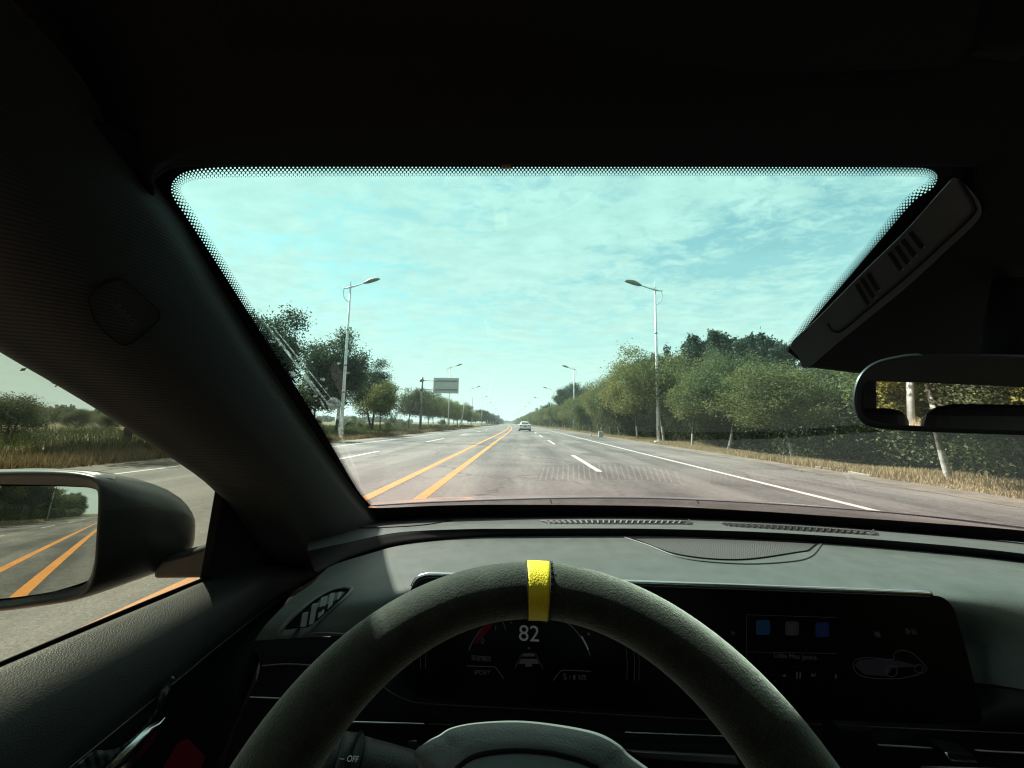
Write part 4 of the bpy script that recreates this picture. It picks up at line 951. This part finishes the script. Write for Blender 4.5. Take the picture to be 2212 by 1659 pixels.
sline([(1112, 1445), (1127, 1412)], 1.2, E_['dd']); sline([(1173, 1445), (1157, 1412)], 1.2, E_['dd']); flat('screen_shape', [(1130, 1411), (1154, 1411), (1156, 1418), (1128, 1418)], E_['dd']); flat('screen_shape', [(1125, 1423), (1160, 1423), (1164, 1434), (1120, 1434)], E_['dd'])
flat('screen_shape', [(1136, 1432), (1148, 1432), (1150, 1440), (1134, 1440)], E_['d'], .001); flat('screen_shape', [(1140, 1398), (1145, 1398), (1145, 1402), (1140, 1402)], E_['d'])
for x in (910, 921): sline([(x, 1392), (x-1, 1420), (x-2, 1444)], 1.0, E_['dd'])
for x in (1352, 1368, 1378): sline([(x, 1396), (x+3, 1430), (x+2, 1470)], 1.0, E_['dd'])
def icon(x0, y0, x1, y1, mat):
    a, b = 1481.2+x0*.2976, 1234.4+y0*.2976; c, d = 1481.2+x1*.2976, 1234.4+y1*.2976; r = 5; P = []
    for cx_, cy_, a0 in ((c-r, b+r, -90), (c-r, d-r, 0), (a+r, d-r, 90), (a+r, b+r, 180)):
        for k in range(5): an = math.radians(a0+k*22.5); P.append((cx_+r*math.cos(an), cy_+r*math.sin(an)))
    return flat('app_icon', P, mat)
icon(510, 352, 612, 460, E_['b']); icon(722, 362, 822, 466, E_['g']); icon(942, 370, 1042, 476, E_['b2'])
def ring(u, v, r, w, mat, a0=0, a1=360): sline([(u+r*math.cos(math.radians(a)), v+r*math.sin(math.radians(a))) for a in np.linspace(a0, a1, 22)], w, mat, .0011)
text('IC', 1648, 1355, 13, E_['g'], lift=.0012); ring(1711, 1358, 8, 1.6, E_['dd'], 40, 330); flat('play_icon', [(1709, 1354), (1716, 1358), (1709, 1362)], E_['d'], .0012); ring(1776, 1360, 7, 2.6, E_['g'], -120, 180)
text('Little Miss Janice', 1718, 1418, 9.5, E_['d']); text('*', 1584, 1372, 14, E_['d']); text('*', 1587, 1403, 12, E_['d'])
flat('pause_icon', [(1720, 1451), (1723, 1451), (1723, 1466), (1720, 1466)], E_['d']); flat('pause_icon', [(1727, 1451), (1730, 1451), (1730, 1466), (1727, 1466)], E_['d'])
flat('previous_icon', [(1697, 1456), (1697, 1463), (1688, 1459.5)], E_['d']); flat('next_icon', [(1753, 1454), (1753, 1463), (1760, 1459)], E_['d']); flat('next_icon', [(1760.5, 1454), (1762, 1454), (1762, 1463), (1760.5, 1463)], E_['d']); flat('menu_icon', [(1803, 1457), (1808, 1457), (1807, 1466), (1804, 1466)], E_['dd'])
sline([(1612, 1328), (1808, 1334)], .8, E_['dd']); sline([(1616, 1408), (1810, 1412)], .8, E_['dd']); sline([(1612, 1328), (1614, 1480)], .8, E_['dd'])
text('晴', 1896, 1372, 9, E_['dd']); text('多云', 1968, 1365, 9, E_['dd'])
cpic = [(1215, 670), (1240, 640), (1330, 625), (1500, 640), (1510, 600), (1560, 572), (1640, 590), (1700, 640), (1740, 690), (1735, 730), (1600, 770), (1450, 780), (1300, 765), (1235, 730)]
sline([(1481.2+a*.2976, 1234.4+b*.2976) for a, b in cpic+[cpic[0]]], 1.3, E_['dd'], n=60)
flat('screen_shape', [(1481.2+a*.2976, 1234.4+b*.2976) for a, b in [(1225, 680), (1260, 640), (1400, 635), (1560, 650), (1700, 690), (1500, 700), (1460, 760), (1300, 750)]], emis('screen_barely', (.0012, .0012, .0014)), .0005)
ring(1926, 1450, 12, 1.5, E_['dd']); ring(1985, 1444, 9, 1.2, E_['dd'])

# --- steering wheel
WC = EYE+Vector((.012, .1995, -.264)); WT = .47
wn = Vector((0, -math.cos(WT), math.sin(WT))); wup = Vector((0, math.sin(WT), math.cos(WT))); wr = Vector((1, 0, 0))
def rimpts(a0, a1, n, dr=0.0):
    P, R = [], []
    for k in range(n):
        a = math.radians(a0+(a1-a0)*k/(n-1 if abs(a1-a0) < 359 else n)); P.append(WC+(wup*math.cos(a)+wr*math.sin(a))*.166); R.append(.0176+.0062*math.sin(a)**2*(1 if math.cos(a) > -.3 else .4)+dr)
    return P, R
sw = tag(empty('steering_wheel', (0, 0, 0))); sw.parent = CAR; sw.matrix_parent_inverse = Matrix.Translation((-.3, 0, 0))
P, R = rimpts(0, 360, 120); tube('rim', P, R, M['suede'], sw, 28, None, 1.0, True)
P, R = rimpts(-1.2-.7, 3.3, 8, .0009); bandm = tube('centre_band', P, R, M['yellow'], sw, 40)
for a in (-1.95, 3.35):
    P, R = rimpts(a-.12, a+.12, 3, .0011); tube('stitching', P, R, M['thread'], sw, 32)
for k in range(26):
    an = 2*math.pi*k/26; a = math.radians(3.6); c0 = WC+(wup*math.cos(a)+wr*math.sin(a))*.166; e_ = (wup*math.cos(a)+wr*math.sin(a)); q = c0+(e_*math.cos(an)+wn*math.sin(an))*.0184
    t_ = (wr*math.cos(a)-wup*math.sin(a)); s0 = (e_*-math.sin(an)+wn*math.cos(an)); tube('stitch', [q-t_*.0006-s0*.0004, q+t_*.0013+s0*.0005], .0003, M['thread'], sw, 5)
# airbag hub: domed cover with inset panel
def HP(u, v, off=0.0): return PPl(u, v, WC+wn*off, wn)
top = [(905, 1659), (896, 1625), (925, 1600), (948, 1588), (975, 1572), (1030, 1561), (1123, 1557), (1216, 1567), (1291, 1583), (1336, 1607), (1360, 1630), (1400, 1659)]
def hub_row(k, off, dv):
    return [HP(1130+(u-1130)*k, 1750+(v-1750)*k+dv, off) for u, v in top]
hubm = leather('hub_leather', (.12, .13, .12), .5, 480, .35, .35)
loft('hub', [hub_row(.98, -.045, 4), hub_row(1.0, -.030, 0), hub_row(.97, -.012, 0), hub_row(.80, -.002, 0), hub_row(.66, .001, 0)], hubm, sw, 70, 30)
tp2 = [(985, 1662), (1005, 1646), (1030, 1633), (1070, 1625), (1123, 1622), (1180, 1626), (1216, 1633), (1255, 1644), (1292, 1660)]
rr_ = [[HP(u, v, .0015) for u, v in tp2], [HP(1130+(u-1130)*1.02, v+70, .009) for u, v in tp2], [HP(1130+(u-1130)*1.0, v+200, .012) for u, v in tp2]]
loft('airbag_cover', rr_, plain('hub_panel', (.085, .105, .10), .5, nscale=500, namp=.05), sw, 40, 12)
tube('cover_groove', [HP(u, v-1, .0018) for u, v in catmull([np.array(q, float) for q in tp2], 40)], .0012, M['matt'], sw, 6)
for s_ in (-1, 1):
    tube('spoke', [WC+wr*s_*.06+wn*-.02+wup*.0, WC+wr*s_*.11+wn*-.01+wup*.005, WC+wr*s_*.160+wup*.0], [.032, .024, .018], M['dark'], sw, 14, 12, .6)
tube('lower_spoke', [WC-wup*.06-wn*.015, WC-wup*.16], [.03, .016], M['dark'], sw, 12, 8, .6)
C_(tube, 'steering_column', [WC-wn*.04, WC-wn*.16, WC-wn*.26-wup*.02], [.055, .06, .06], M['darker'], None, 24)
# stalk with OFF marking
st = cp(tube('indicator_stalk', [PD(905, 1668, .315), PD(880, 1664, .315), PD(830, 1655, .315), PD(790, 1648, .315), PD(768, 1644, .312)], [.012, .013, .0145, .0155, .016], M['dark'], None, 20))
tube('stalk_ring', [PD(768, 1644, .312), PD(732, 1640, .308), PD(722, 1639, .307)], [.0172, .0172, .0165], M['dark'], st, 24); tube('stalk_knob', [PD(722, 1639, .307), PD(700, 1637, .304), PD(690, 1636, .303)], [.016, .015, .010], M['dark'], st, 20)
for u in (722, 768): tube('stalk_groove', [PD(u-1, 1640, .308), PD(u+1, 1640, .308)], .0176, M['matt'], st, 24)
wm = plain('white_print', (.6, .66, .66), .6)
facing = -(ray(745, 1640).normalized()); X_ = (PD(780, 1642, .30)-PD(740, 1639, .30)).normalized(); Y_ = facing.cross(X_).normalized(); X_ = Y_.cross(facing)
bpy.context.view_layer.update()
text('OFF', 0, 0, 10, wm, parent=st, X=X_, Y=Y_, Nn=facing, pos=PD(762, 1640, .288)); 
ico = mesh('printed_dash', [PD(733, 1637.5, .288), PD(744, 1638.5, .288), PD(744, 1641, .288), PD(733, 1640, .288)], [(0, 1, 2, 3)], wm, st)

# --- left A-pillar trim
gl = [(-60, -60), (120, 130), (220, 262), (282, 352), (326, 412), (380, 486), (422, 556), (486, 664), (572, 800), (664, 935), (750, 1056), (792, 1106), (824, 1144), (790, 1188), (728, 1232)]
wl = [(-500, 300), (-330, 450), (-220, 560), (-150, 625), (-80, 692), (-10, 740), (55, 780), (140, 830), (245, 895), (350, 965), (448, 1034), (500, 1090), (550, 1160), (600, 1222), (650, 1256)]
rows = []
for (a, b) in zip(gl, wl):
    ga, wbp = G(a[0], a[1], .975), WN(b[0], b[1], .012)
    row = [G(a[0]+10, a[1]-4, .998), ga]
    for f, k in ((.06, .962), (.16, .940), (.3, .922), (.5, .91), (.72, .925), (.9, .965)):
        q = ga.lerp(wbp, f); row.append(EYE+(q-EYE)*k)
    row += [wbp, WN(b[0]-4, b[1]+3, -.02)]
    rows.append(row)
pil = C_(loft, 'pillar_trim', rows, M['pillar'], None, 40, 50, .004)
bpy.context.view_layer.update(); PLB = bvh_of(pil)
btn = rounded([(192, 655), (198, 632), (238, 607), (272, 608), (335, 662), (345, 684), (330, 703), (288, 738), (258, 742), (210, 700)], 40)
Q = [onto(PLB, u, v, .0015) for u, v in btn]
if all(q is not None for q in Q):
    bo = cp(mesh('airbag_button', Q, [tuple(range(40))], M['pillar'])); tube('button_groove', Q, .0006, M['darker'], bo, 6, None, 1, True)
    c0 = onto(PLB, 262, 672, .004); xx = (onto(PLB, 300, 712, .004)-onto(PLB, 232, 640, .004)).normalized(); nn = -(ray(262, 672).normalized()); yy = nn.cross(xx).normalized(); xx = yy.cross(nn)
    bpy.context.view_layer.update(); text('AIRBAG', 0, 0, 14, plain('raised_lettering', (.035, .037, .037), .6), parent=bo, X=xx, Y=yy, Nn=nn, pos=c0)
# --- headliner with header, visor
hl0 = [(225, 300), (300, 402), (322, 394), (352, 372), (400, 355), (480, 346), (800, 343.5), (1106, 344), (1500, 346), (1750, 346), (1950, 347), (2150, 348), (2350, 350), (2600, 352)]
r0 = [G(u, v-13, .985) for u, v in hl0]; rm = [EYE+(G(u, v-34, .985)-EYE)*.955 for u, v in hl0]
def back(y, z, x0=-.36, x1=1.12): return [(x0+(x1-x0)*i/13, y, CAMZ+z-(.05 if i in (0, 13) else 0)) for i in range(14)]
head = C_(loft, 'headliner', [[Vector(q)+Vector((0, -.004, .03)) for q in r0], r0, rm, back(.10, .205), back(-.25, .225), back(-.9, .22), back(-1.6, .17)], M['felt'], None, 60, 60, .002)
rl = [[WN(-2000, 560, 0)+Vector((0, -.02, .03)), EYE+Vector((-.35, -.2, .13)), EYE+Vector((-.345, .08, .14)), WN(-60, 706, .0)+Vector((.01, 0, .03)), WN(60, 735, .01)]]
# roof rail closing the gap between pillar top and roof
C_(loft, 'roof_rail', [[EYE+Vector((-.30, y_, .215)) for y_ in (.18, 0, -.4, -1.0, -1.7)], [EYE+Vector((-.31, y_, .17)) for y_ in (.22, 0, -.4, -1.0, -1.7)], [EYE+Vector((-.335, y_, zz)) for y_, zz in ((.26, .075), (0.02, .125), (-.4, .13), (-1.0, .10), (-1.7, .04))], [EYE+Vector((-.36, y_, zz)) for y_, zz in ((.27, .07), (0.02, .12), (-.4, .125), (-1.0, .095), (-1.7, .035))]], M['felt'], None, 30, 12, .006)
vz = rounded([(500, 112), (530, 128), (620, 150), (670, 171), (900, 170), (1300, 163), (1700, 158), (1990, 150), (2060, 140), (2110, 60), (2050, -60), (1500, -160), (900, -160), (520, -60), (480, 60)], 80)
visor = C_(prism, 'sun_visor', [EYE+(ray(u, v)*(.178/ray(u, v).z)) for u, v in vz], (0, .004, .016), M['felt'], None, .005)
C_(box, 'visor_clip', tuple(EYE+ray(2120, 118)*(.19/ray(2120, 118).z)), (.03, .02, .012), M['darker'], None, .003)
# --- camera cover on the windscreen with slots
KF = .955
fc = [(1709, 742), (1765, 688), (1862, 590), (1960, 494), (2040, 404), (2066, 384), (2104, 418), (2120, 450), (2108, 480), (2040, 545), (1958, 620), (1870, 692), (1808, 742), (1742, 795), (1724, 770)]
fcs = rounded(fc, 90)
p_ref = G(1900, 600, KF); n_ref = ((G(2060, 400, KF)-G(1720, 740, KF)).cross(G(1950, 640, KF)-G(1720, 740, KF))).normalized()
def K(u, v, lift=0.0): return PPl(u, v, p_ref, n_ref)*(1-lift)+EYE*lift
cov_ = C_(prism, 'sensor_cover', [K(u, v) for u, v in fcs], (K(1900, 600)-EYE).normalized()*.02, leather('cover_plastic', (.060, .064, .064), .5, 700, .25), None, .0015)
sidep = [(1742, 794), (1862, 684), (2040, 536), (2110, 470), (2300, 440), (2500, 700), (2300, 830), (1850, 806)]
C_(prism, 'mirror_mount_cover', [K(u, v, -.03) for u, v in [(1742, 793), (1800, 737), (1864, 684), (1950, 614), (2040, 538), (2104, 474), (2118, 446), (2098, 400), (2092, 345), (2300, 320), (2600, 330), (2600, 850), (1850, 806)]], (.0, .02, .005), M['matt'], None, .004)
inset = catmull([np.array(q, float) for q in [(2074, 390), (2088, 410), (2106, 442), (2103, 464), (2038, 526), (1956, 601), (1870, 673), (1832, 705), (1812, 718), (1798, 714), (1790, 700)]], 80)
tube('panel_groove', [K(u, v, .0022) for u, v in inset], .0006, M['matt'], cov_, 6)
for (x, y, x2, y2) in [(1636, 1088, 1686, 1162), (1666, 1060, 1716, 1133), (1695, 1032, 1745, 1102), (1728, 1000, 1778, 1067), (1493, 1225, 1545, 1314), (1516, 1200, 1567, 1283), (1543, 1178, 1586, 1252)]:
    a = np.array([1106+x/2, y/2]); b = np.array([1106+x2/2, y2/2]); t_ = (b-a)/np.linalg.norm(b-a); n_ = np.array([-t_[1], t_[0]])*2.4
    pts = [a+n_, a-n_, b-n_, b+t_*2, b+n_]; sl2 = prism('slot', [K(q[0], q[1], .004) for q in pts], (0, .003, 0), M['matt'], cov_)
    tube('slot_lip', [K(*(b+n_*1.1), .004), K(*(b+t_*3), .004), K(*(b-n_*1.1), .004)], .0003, M['silver'], cov_, 5)
# --- interior mirror
MD = .30
mo = rounded([(1842, 885), (1840, 850), (1852, 812), (1880, 785), (1925, 770), (2000, 762), (2212, 765), (2440, 775), (2470, 860), (2440, 950), (2212, 942), (1990, 934), (1890, 926), (1858, 912)], 90)
mv = (PD(2120, 860, MD)-EYE).normalized(); want = Vector((.50, -.87, .0)).normalized(); mn = (want-mv).normalized()
MC = PD(2120, 860, MD)
def Mi(u, v, off=0.0): return PPl(u, v, MC+mn*off, mn)
irm = C_(prism, 'interior_mirror', [Mi(u, v, .004) for u, v in mo], ray(2120, 860).normalized()*.025, plain('mirror_casing', (.018, .019, .019), .4), None, .004)
mg = rounded([(1866, 885), (1866, 850), (1874, 828), (1900, 824), (2050, 829), (2212, 837), (2400, 848), (2420, 890), (2400, 938), (2212, 930), (2020, 922), (1915, 914), (1880, 903)], 90)
mesh('mirror_glass', [Mi(u, v, .0055) for u, v in mg], [tuple(range(90))], M['mirror'], irm, False)
# top part of the mirror casing is a darker band above the glass
C_(tube, 'mirror_arm', [Mi(2160, 800, -.02), Mi(2180, 700, -.03), Mi(2200, 600, -.02)], .014, M['matt'], None, 12)
# --- side window glass, sail panel, door
wp = [(-700, 1760), (0, 1436), (200, 1352), (330, 1298), (452, 1248), (470, 1200), (480, 1140), (496, 1068), (440, 1032), (350, 968), (245, 898), (125, 826), (0, 748), (-150, 650), (-600, 480)]
C_(mesh, 'side_window', [WN(u, v, -.004) for u, v in wp], [tuple(range(len(wp)))], M['sideglass'], None, False)
C_(prism, 'mirror_sail_panel', [WN(u, v, .012) for u, v in [(488, 1050), (560, 1090), (700, 1180), (720, 1260), (600, 1300), (450, 1262), (462, 1200), (474, 1130)]], (-.015, 0, 0), M['matt'], None, .003)
C_(loft, 'door_frame', [[WN(u, v, o_) for u, v, o_ in r] for r in ([(-160, 560, .03), (0, 665, .03), (125, 740, .03), (245, 810, .03), (350, 880, .03), (448, 955, .03), (540, 1060, .03)], [(-200, 625, .02), (0, 745, .004), (125, 824, .004), (245, 897, .004), (350, 967, .004), (445, 1034, .004), (492, 1070, .004)], [(-200, 625, -.03), (0, 745, -.03), (125, 824, -.03), (245, 897, -.03), (350, 967, -.03), (445, 1034, -.03), (492, 1070, -.03)])], M['darker'], None, 40, 14)
belt = [(-900, 1850), (-400, 1612), (-100, 1479), (0, 1436), (200, 1352), (330, 1298), (450, 1250), (560, 1222), (690, 1232)]
b0 = [WN(u, v, .0) for u, v in belt]
b1 = [Vector(q)+Vector((.018, 0, .001)) for q in b0]
seam = [(-900, 2600), (-300, 2050), (0, 1790), (150, 1660), (250, 1578), (400, 1456), (480, 1390), (590, 1305), (650, 1268)]
sm = []
for (u, v), q in zip(seam, [.062, .062, .062, .062, .062, .060, .056, .055, .06]):
    r = ray(u, v); X = -.42+q; sm.append(EYE+r*(X/r.x))
b2 = [Vector(a).lerp(b, .40)+Vector((.016, 0, .012)) for a, b in zip(b1, sm)]; b3 = [Vector(a).lerp(b, .8)+Vector((.010, 0, .006)) for a, b in zip(b1, sm)]
door = C_(loft, 'door_panel', [b0, b1, b2, b3, sm], M['door'], None, 80, 30)
C_(loft, 'window_seal', [[WN(u, v, .006) for u, v in belt[:7]], [WN(u, v-7, .004) for u, v in belt[:7]], [WN(u, v-6, -.012) for u, v in belt[:7]]], M['darker'], None, 40, 8)
lo2 = []
for (u, v, d_) in [(-700, 2900, .40), (-100, 2300, .40), (120, 2050, .40), (260, 1900, .40), (360, 1800, .40), (450, 1680, .42), (505, 1570, .44), (545, 1470, .46), (580, 1380, .475)]:
    lo2.append(PD(u, v, d_))
lo1 = [Vector(a).lerp(b, .35)+Vector((-.012, .01, 0)) for a, b in zip(sm, lo2)]
lowd = C_(loft, 'door_lower_panel', [sm, lo1, lo2], M['darker'], None, 50, 20)
C_(tube, 'seam_line', [Vector(q)+Vector((.001, -.001, .001)) for q in catmull(sm, 60)], .0007, M['faint'], None, 6)
# patterned trim insert, pull handle, red ambient strip
m, T, p, o = newmat('woven_trim'); uvn = T.nodes.new('ShaderNodeUVMap'); wv = T.nodes.new('ShaderNodeTexWave'); wv.wave_type = 'BANDS'; wv.bands_direction = 'DIAGONAL'; wv.inputs['Scale'].default_value = 1.0
mq = T.nodes.new('ShaderNodeMapping'); mq.inputs['Scale'].default_value = (11, 1.2, 1); T.links.new(uvn.outputs[0], mq.inputs[0]); T.links.new(mq.outputs[0], wv.inputs['Vector'])
T.links.new(ramp(T, wv.outputs[1], [(.2, (.012, .014, .014)), (.8, (.075, .09, .09))]), p.inputs['Base Color']); setp(p, Roughness=.3, Metallic=.4); M['woven'] = m
bpy.context.view_layer.update(); LB = bvh_of(lowd)
def dpt(pts, d):
    return [(onto(LB, u, v, d) or PD(u, v, .37)) for u, v in pts]
C_(loft, 'woven_trim', [dpt([(120, 1700), (190, 1630), (270, 1560), (340, 1495), (372, 1462)], .004), dpt([(160, 1720), (235, 1648), (300, 1588), (352, 1520), (376, 1466)], .006)], M['woven'], None, 40, 8, .002)
C_(loft, 'door_pull', [dpt([(190, 1690), (260, 1625), (310, 1576), (338, 1557), (356, 1549)], .010), dpt([(215, 1695), (272, 1640), (318, 1590), (340, 1570), (356, 1550)], .022), dpt([(240, 1700), (300, 1640), (330, 1604), (345, 1580), (356, 1551)], .010)], M['chrome'], None, 30, 12, .002)
C_(prism, 'ambient_strip', [(onto(LB, u, v, .002) or PD(u, v, .42)) for u, v in [(340, 1680), (380, 1610), (400, 1600), (440, 1640), (420, 1690)]], (0, .003, 0), emis('red_ambient', (.0022, .0002, .0004)))
for pts in ([(538, 1532), (546, 1540), (552, 1533)], [(520, 1568), (508, 1580), (522, 1574)]):
    C_(prism, 'switch_glint', [PD(u, v, .43) for u, v in pts], (0, .004, 0), M['chrome'])
# --- door mirror
def ringm(pts, d, n=36): return [PD(u, v, dd) for u, v, dd in catmull([np.array([a[0], a[1], a[2] if len(a) > 2 else d]) for a in pts], n, True)]
f0 = ringm([(-250, 1030, .50), (-60, 1021, .5), (80, 1018, .5), (170, 1022, .5), (216, 1036, .5), (226, 1070, .5), (222, 1160, .5), (214, 1240, .5), (180, 1290, .5), (60, 1312, .5), (-60, 1322, .5), (-250, 1300, .50)], .5)
f0i = ringm([(-250, 1046, .503), (-60, 1046, .503), (80, 1047, .503), (165, 1050, .503), (205, 1056, .503), (212, 1080, .503), (208, 1160, .503), (200, 1230, .503), (172, 1268, .503), (60, 1290, .503), (-60, 1300, .503), (-250, 1285, .503)], .503)
f1 = ringm([(-230, 1034, .56), (-60, 1018, .56), (80, 1016, .56), (190, 1021, .56), (290, 1040, .56), (330, 1085, .56), (335, 1160, .56), (320, 1220, .56), (280, 1258, .56), (120, 1300, .56), (-40, 1310, .56), (-230, 1290, .56)], .56)
f2 = ringm([(-170, 1052, .64), (0, 1030, .64), (120, 1022, .64), (260, 1030, .64), (370, 1064, .64), (416, 1108, .64), (422, 1150, .64), (412, 1190, .64), (370, 1220, .64), (230, 1262, .64), (60, 1280, .64), (-170, 1260, .64)], .64)
f3 = ringm([(0, 1090, .70), (80, 1076, .70), (160, 1070, .70), (250, 1076, .70), (320, 1094, .70), (360, 1120, .70), (366, 1150, .70), (350, 1180, .70), (300, 1200, .70), (200, 1220, .70), (100, 1230, .70), (0, 1200, .70)], .70)
hm = plain('mirror_housing_grey', (.030, .031, .033), .32, spec=.6, nscale=60, namp=.15)
dm = C_(loft, 'door_mirror', [f0i, f0, f1, f2, f3], hm, None, 36, 24, 0, True)
tp3 = loft('housing_cap', [[EYE+(q-EYE)*k + Vector((0, 0, h)) for q in [PD(-150, 1021, .505), PD(0, 1019, .505), (PD(100, 1017, .505)), PD(200, 1023, .508), PD(250, 1030, .52)]] for k, h in ((1.0, -.003), (1.02, .003), (1.10, .003), (1.2, -.004))], plain('car_silver_paint', (.30, .31, .32), .2, metal=.5, coat=1.), dm, 24, 12)
prism('housing_back', [PD(u, v, .69) for u, v in [(-100, 1060), (330, 1080), (372, 1150), (330, 1210), (-100, 1240)]], (0, .02, 0), hm, dm, .005)
gv = (PD(100, 1112, .5)-EYE).normalized(); gn = (Vector((-.20, -.98, 0)).normalized()-gv).normalized(); gc = PD(100, 1170, .512)
mg2 = rounded([(-240, 1050), (-60, 1050), (80, 1050), (160, 1052), (200, 1056), (211, 1072), (209, 1150), (203, 1220), (190, 1248), (170, 1266), (60, 1288), (-60, 1298), (-240, 1290)], 80)
def GM(u, v): return PPl(u, v, gc, gn)
RC = 1.3; gap_ = GM(100, 1112); vs, fs, NG = [], [], 24                     # gently convex mirror glass
for j in range(NG+1):
    for q in mg2:
        f = j/NG; P_ = GM(80+(q[0]-80)*f, 1165+(q[1]-1165)*f); vs.append(P_-gn*((P_-gap_).length_squared/(2*RC)))
for j in range(NG):
    for i in range(80): fs.append((j*80+i, j*80+(i+1) % 80, (j+1)*80+(i+1) % 80, (j+1)*80+i))
mesh('mirror_glass', vs, fs, M['mirror'], dm, True)
C_(prism, 'mirror_arm', [PD(u, v, .58) for u, v in [(330, 1212), (400, 1196), (470, 1172), (478, 1200), (452, 1250), (330, 1252)]], (-.01, .04, 0), hm, None, .006)
# --- rest of the cabin behind and below the viewer
M['seat'] = leather('black_seat_leather', (.02, .02, .021), .5, 300, .3)
C_(box, 'cabin_floor', (.37, -.5, CAMZ-.86), (1.5, 2.9, .04), M['matt']); C_(box, 'firewall', (.37, .80, CAMZ-.60), (1.46, .05, .62), M['matt'])
C_(box, 'door_inner', (-.45, -.5, CAMZ-.55), (.04, 2.3, .56), M['darker']); C_(box, 'door_inner', (1.16, -.4, CAMZ-.55), (.05, 2.6, .60), M['darker']); C_(box, 'outer_skin', (-.50, -.4, CAMZ-.56), (.05, 2.6, .50), hm)
C_(box, 'parcel_shelf', (.37, -1.75, CAMZ-.22), (1.4, .5, .04), M['darker']); C_(box, 'rear_bulkhead', (.37, -1.95, CAMZ-.5), (1.4, .05, .6), M['darker'])
C_(box, 'windscreen_pillar', (1.10, .35, CAMZ+.02), (.05, .08, .42), M['darker'], None, .01, Matrix.Rotation(-.9, 3, 'X'))
C_(box, 'door_post', (1.10, -.62, CAMZ), (.05, .10, .46), M['darker'], None, .01); C_(box, 'door_post', (-.38, -.62, CAMZ-.02), (.05, .12, .44), M['darker'], None, .01)
C_(box, 'door_post', (1.05, -1.72, CAMZ), (.08, .30, .44), M['darker'], None, .01); C_(box, 'door_post', (-.36, -1.7, CAMZ), (.08, .30, .44), M['darker'], None, .01)
C_(box, 'roof_rail', (1.12, -.6, CAMZ+.17), (.08, 2.4, .08), M['felt'], None, .02)
refl = lambda u, v: (lambda d: d-2*d.dot(mn)*mn)((Mi(u, v)-EYE).normalized())
def seat(x, y):
    s_ = empty('seat'); s_.parent = CAR; s_.matrix_parent_inverse = Matrix.Translation((-.3, 0, 0))
    box('cushion', (x, y+.25, CAMZ-.60), (.50, .52, .16), M['seat'], s_, .04)
    box('backrest', (x, y-.08, CAMZ-.40), (.48, .14, .56), M['seat'], s_, .05, Matrix.Rotation(.25, 3, 'X')); return s_
s1 = seat(0, -.62); s2_ = seat(.74, -.62)
h1 = Mi(2160, 955)+refl(2160, 955)*.9; box('headrest', (h1.x, h1.y, h1.z), (.27, .10, .17), M['seat'], s2_, .05)
h2 = Mi(1880, 928)+refl(1880, 928)*1.25; C_(box, 'rear_headrest', (h2.x, h2.y, h2.z), (.16, .10, .14), M['seat'], None, .04)
box('headrest', (0, -.80, CAMZ+.0), (.26, .10, .18), M['seat'], s1, .05)
C_(box, 'rear_bench', (.37, -1.45, CAMZ-.42), (1.3, .16, .46), M['seat'], None, .05)

# lettering as plain mesh
bpy.context.view_layer.update(); dg = bpy.context.evaluated_depsgraph_get()
for o in FONTS:
    me = bpy.data.meshes.new_from_object(o.evaluated_get(dg)); n_ = bpy.data.objects.new('lettering', me)
    COL.objects.link(n_); n_.parent = o.parent; n_.matrix_parent_inverse = o.matrix_parent_inverse; n_.matrix_basis = o.matrix_basis
for o in FONTS: bpy.data.objects.remove(o)
# air: a thin even haze round everything
hm_ = bpy.data.materials.new('haze_air'); hm_.use_nodes = True; T = hm_.node_tree; T.nodes.clear(); o = T.nodes.new('ShaderNodeOutputMaterial'); pv = T.nodes.new('ShaderNodeVolumePrincipled')
pv.inputs['Color'].default_value = (.80, .92, .95, 1); pv.inputs['Density'].default_value = .00045; pv.inputs['Anisotropy'].default_value = .0; T.links.new(pv.outputs[0], o.inputs['Volume'])
hz_ = box('haze', (0, 3100, 59), (9400, 10200, 130), hm_); tag(hz_, kind='stuff', label='thin pale haze over the road')
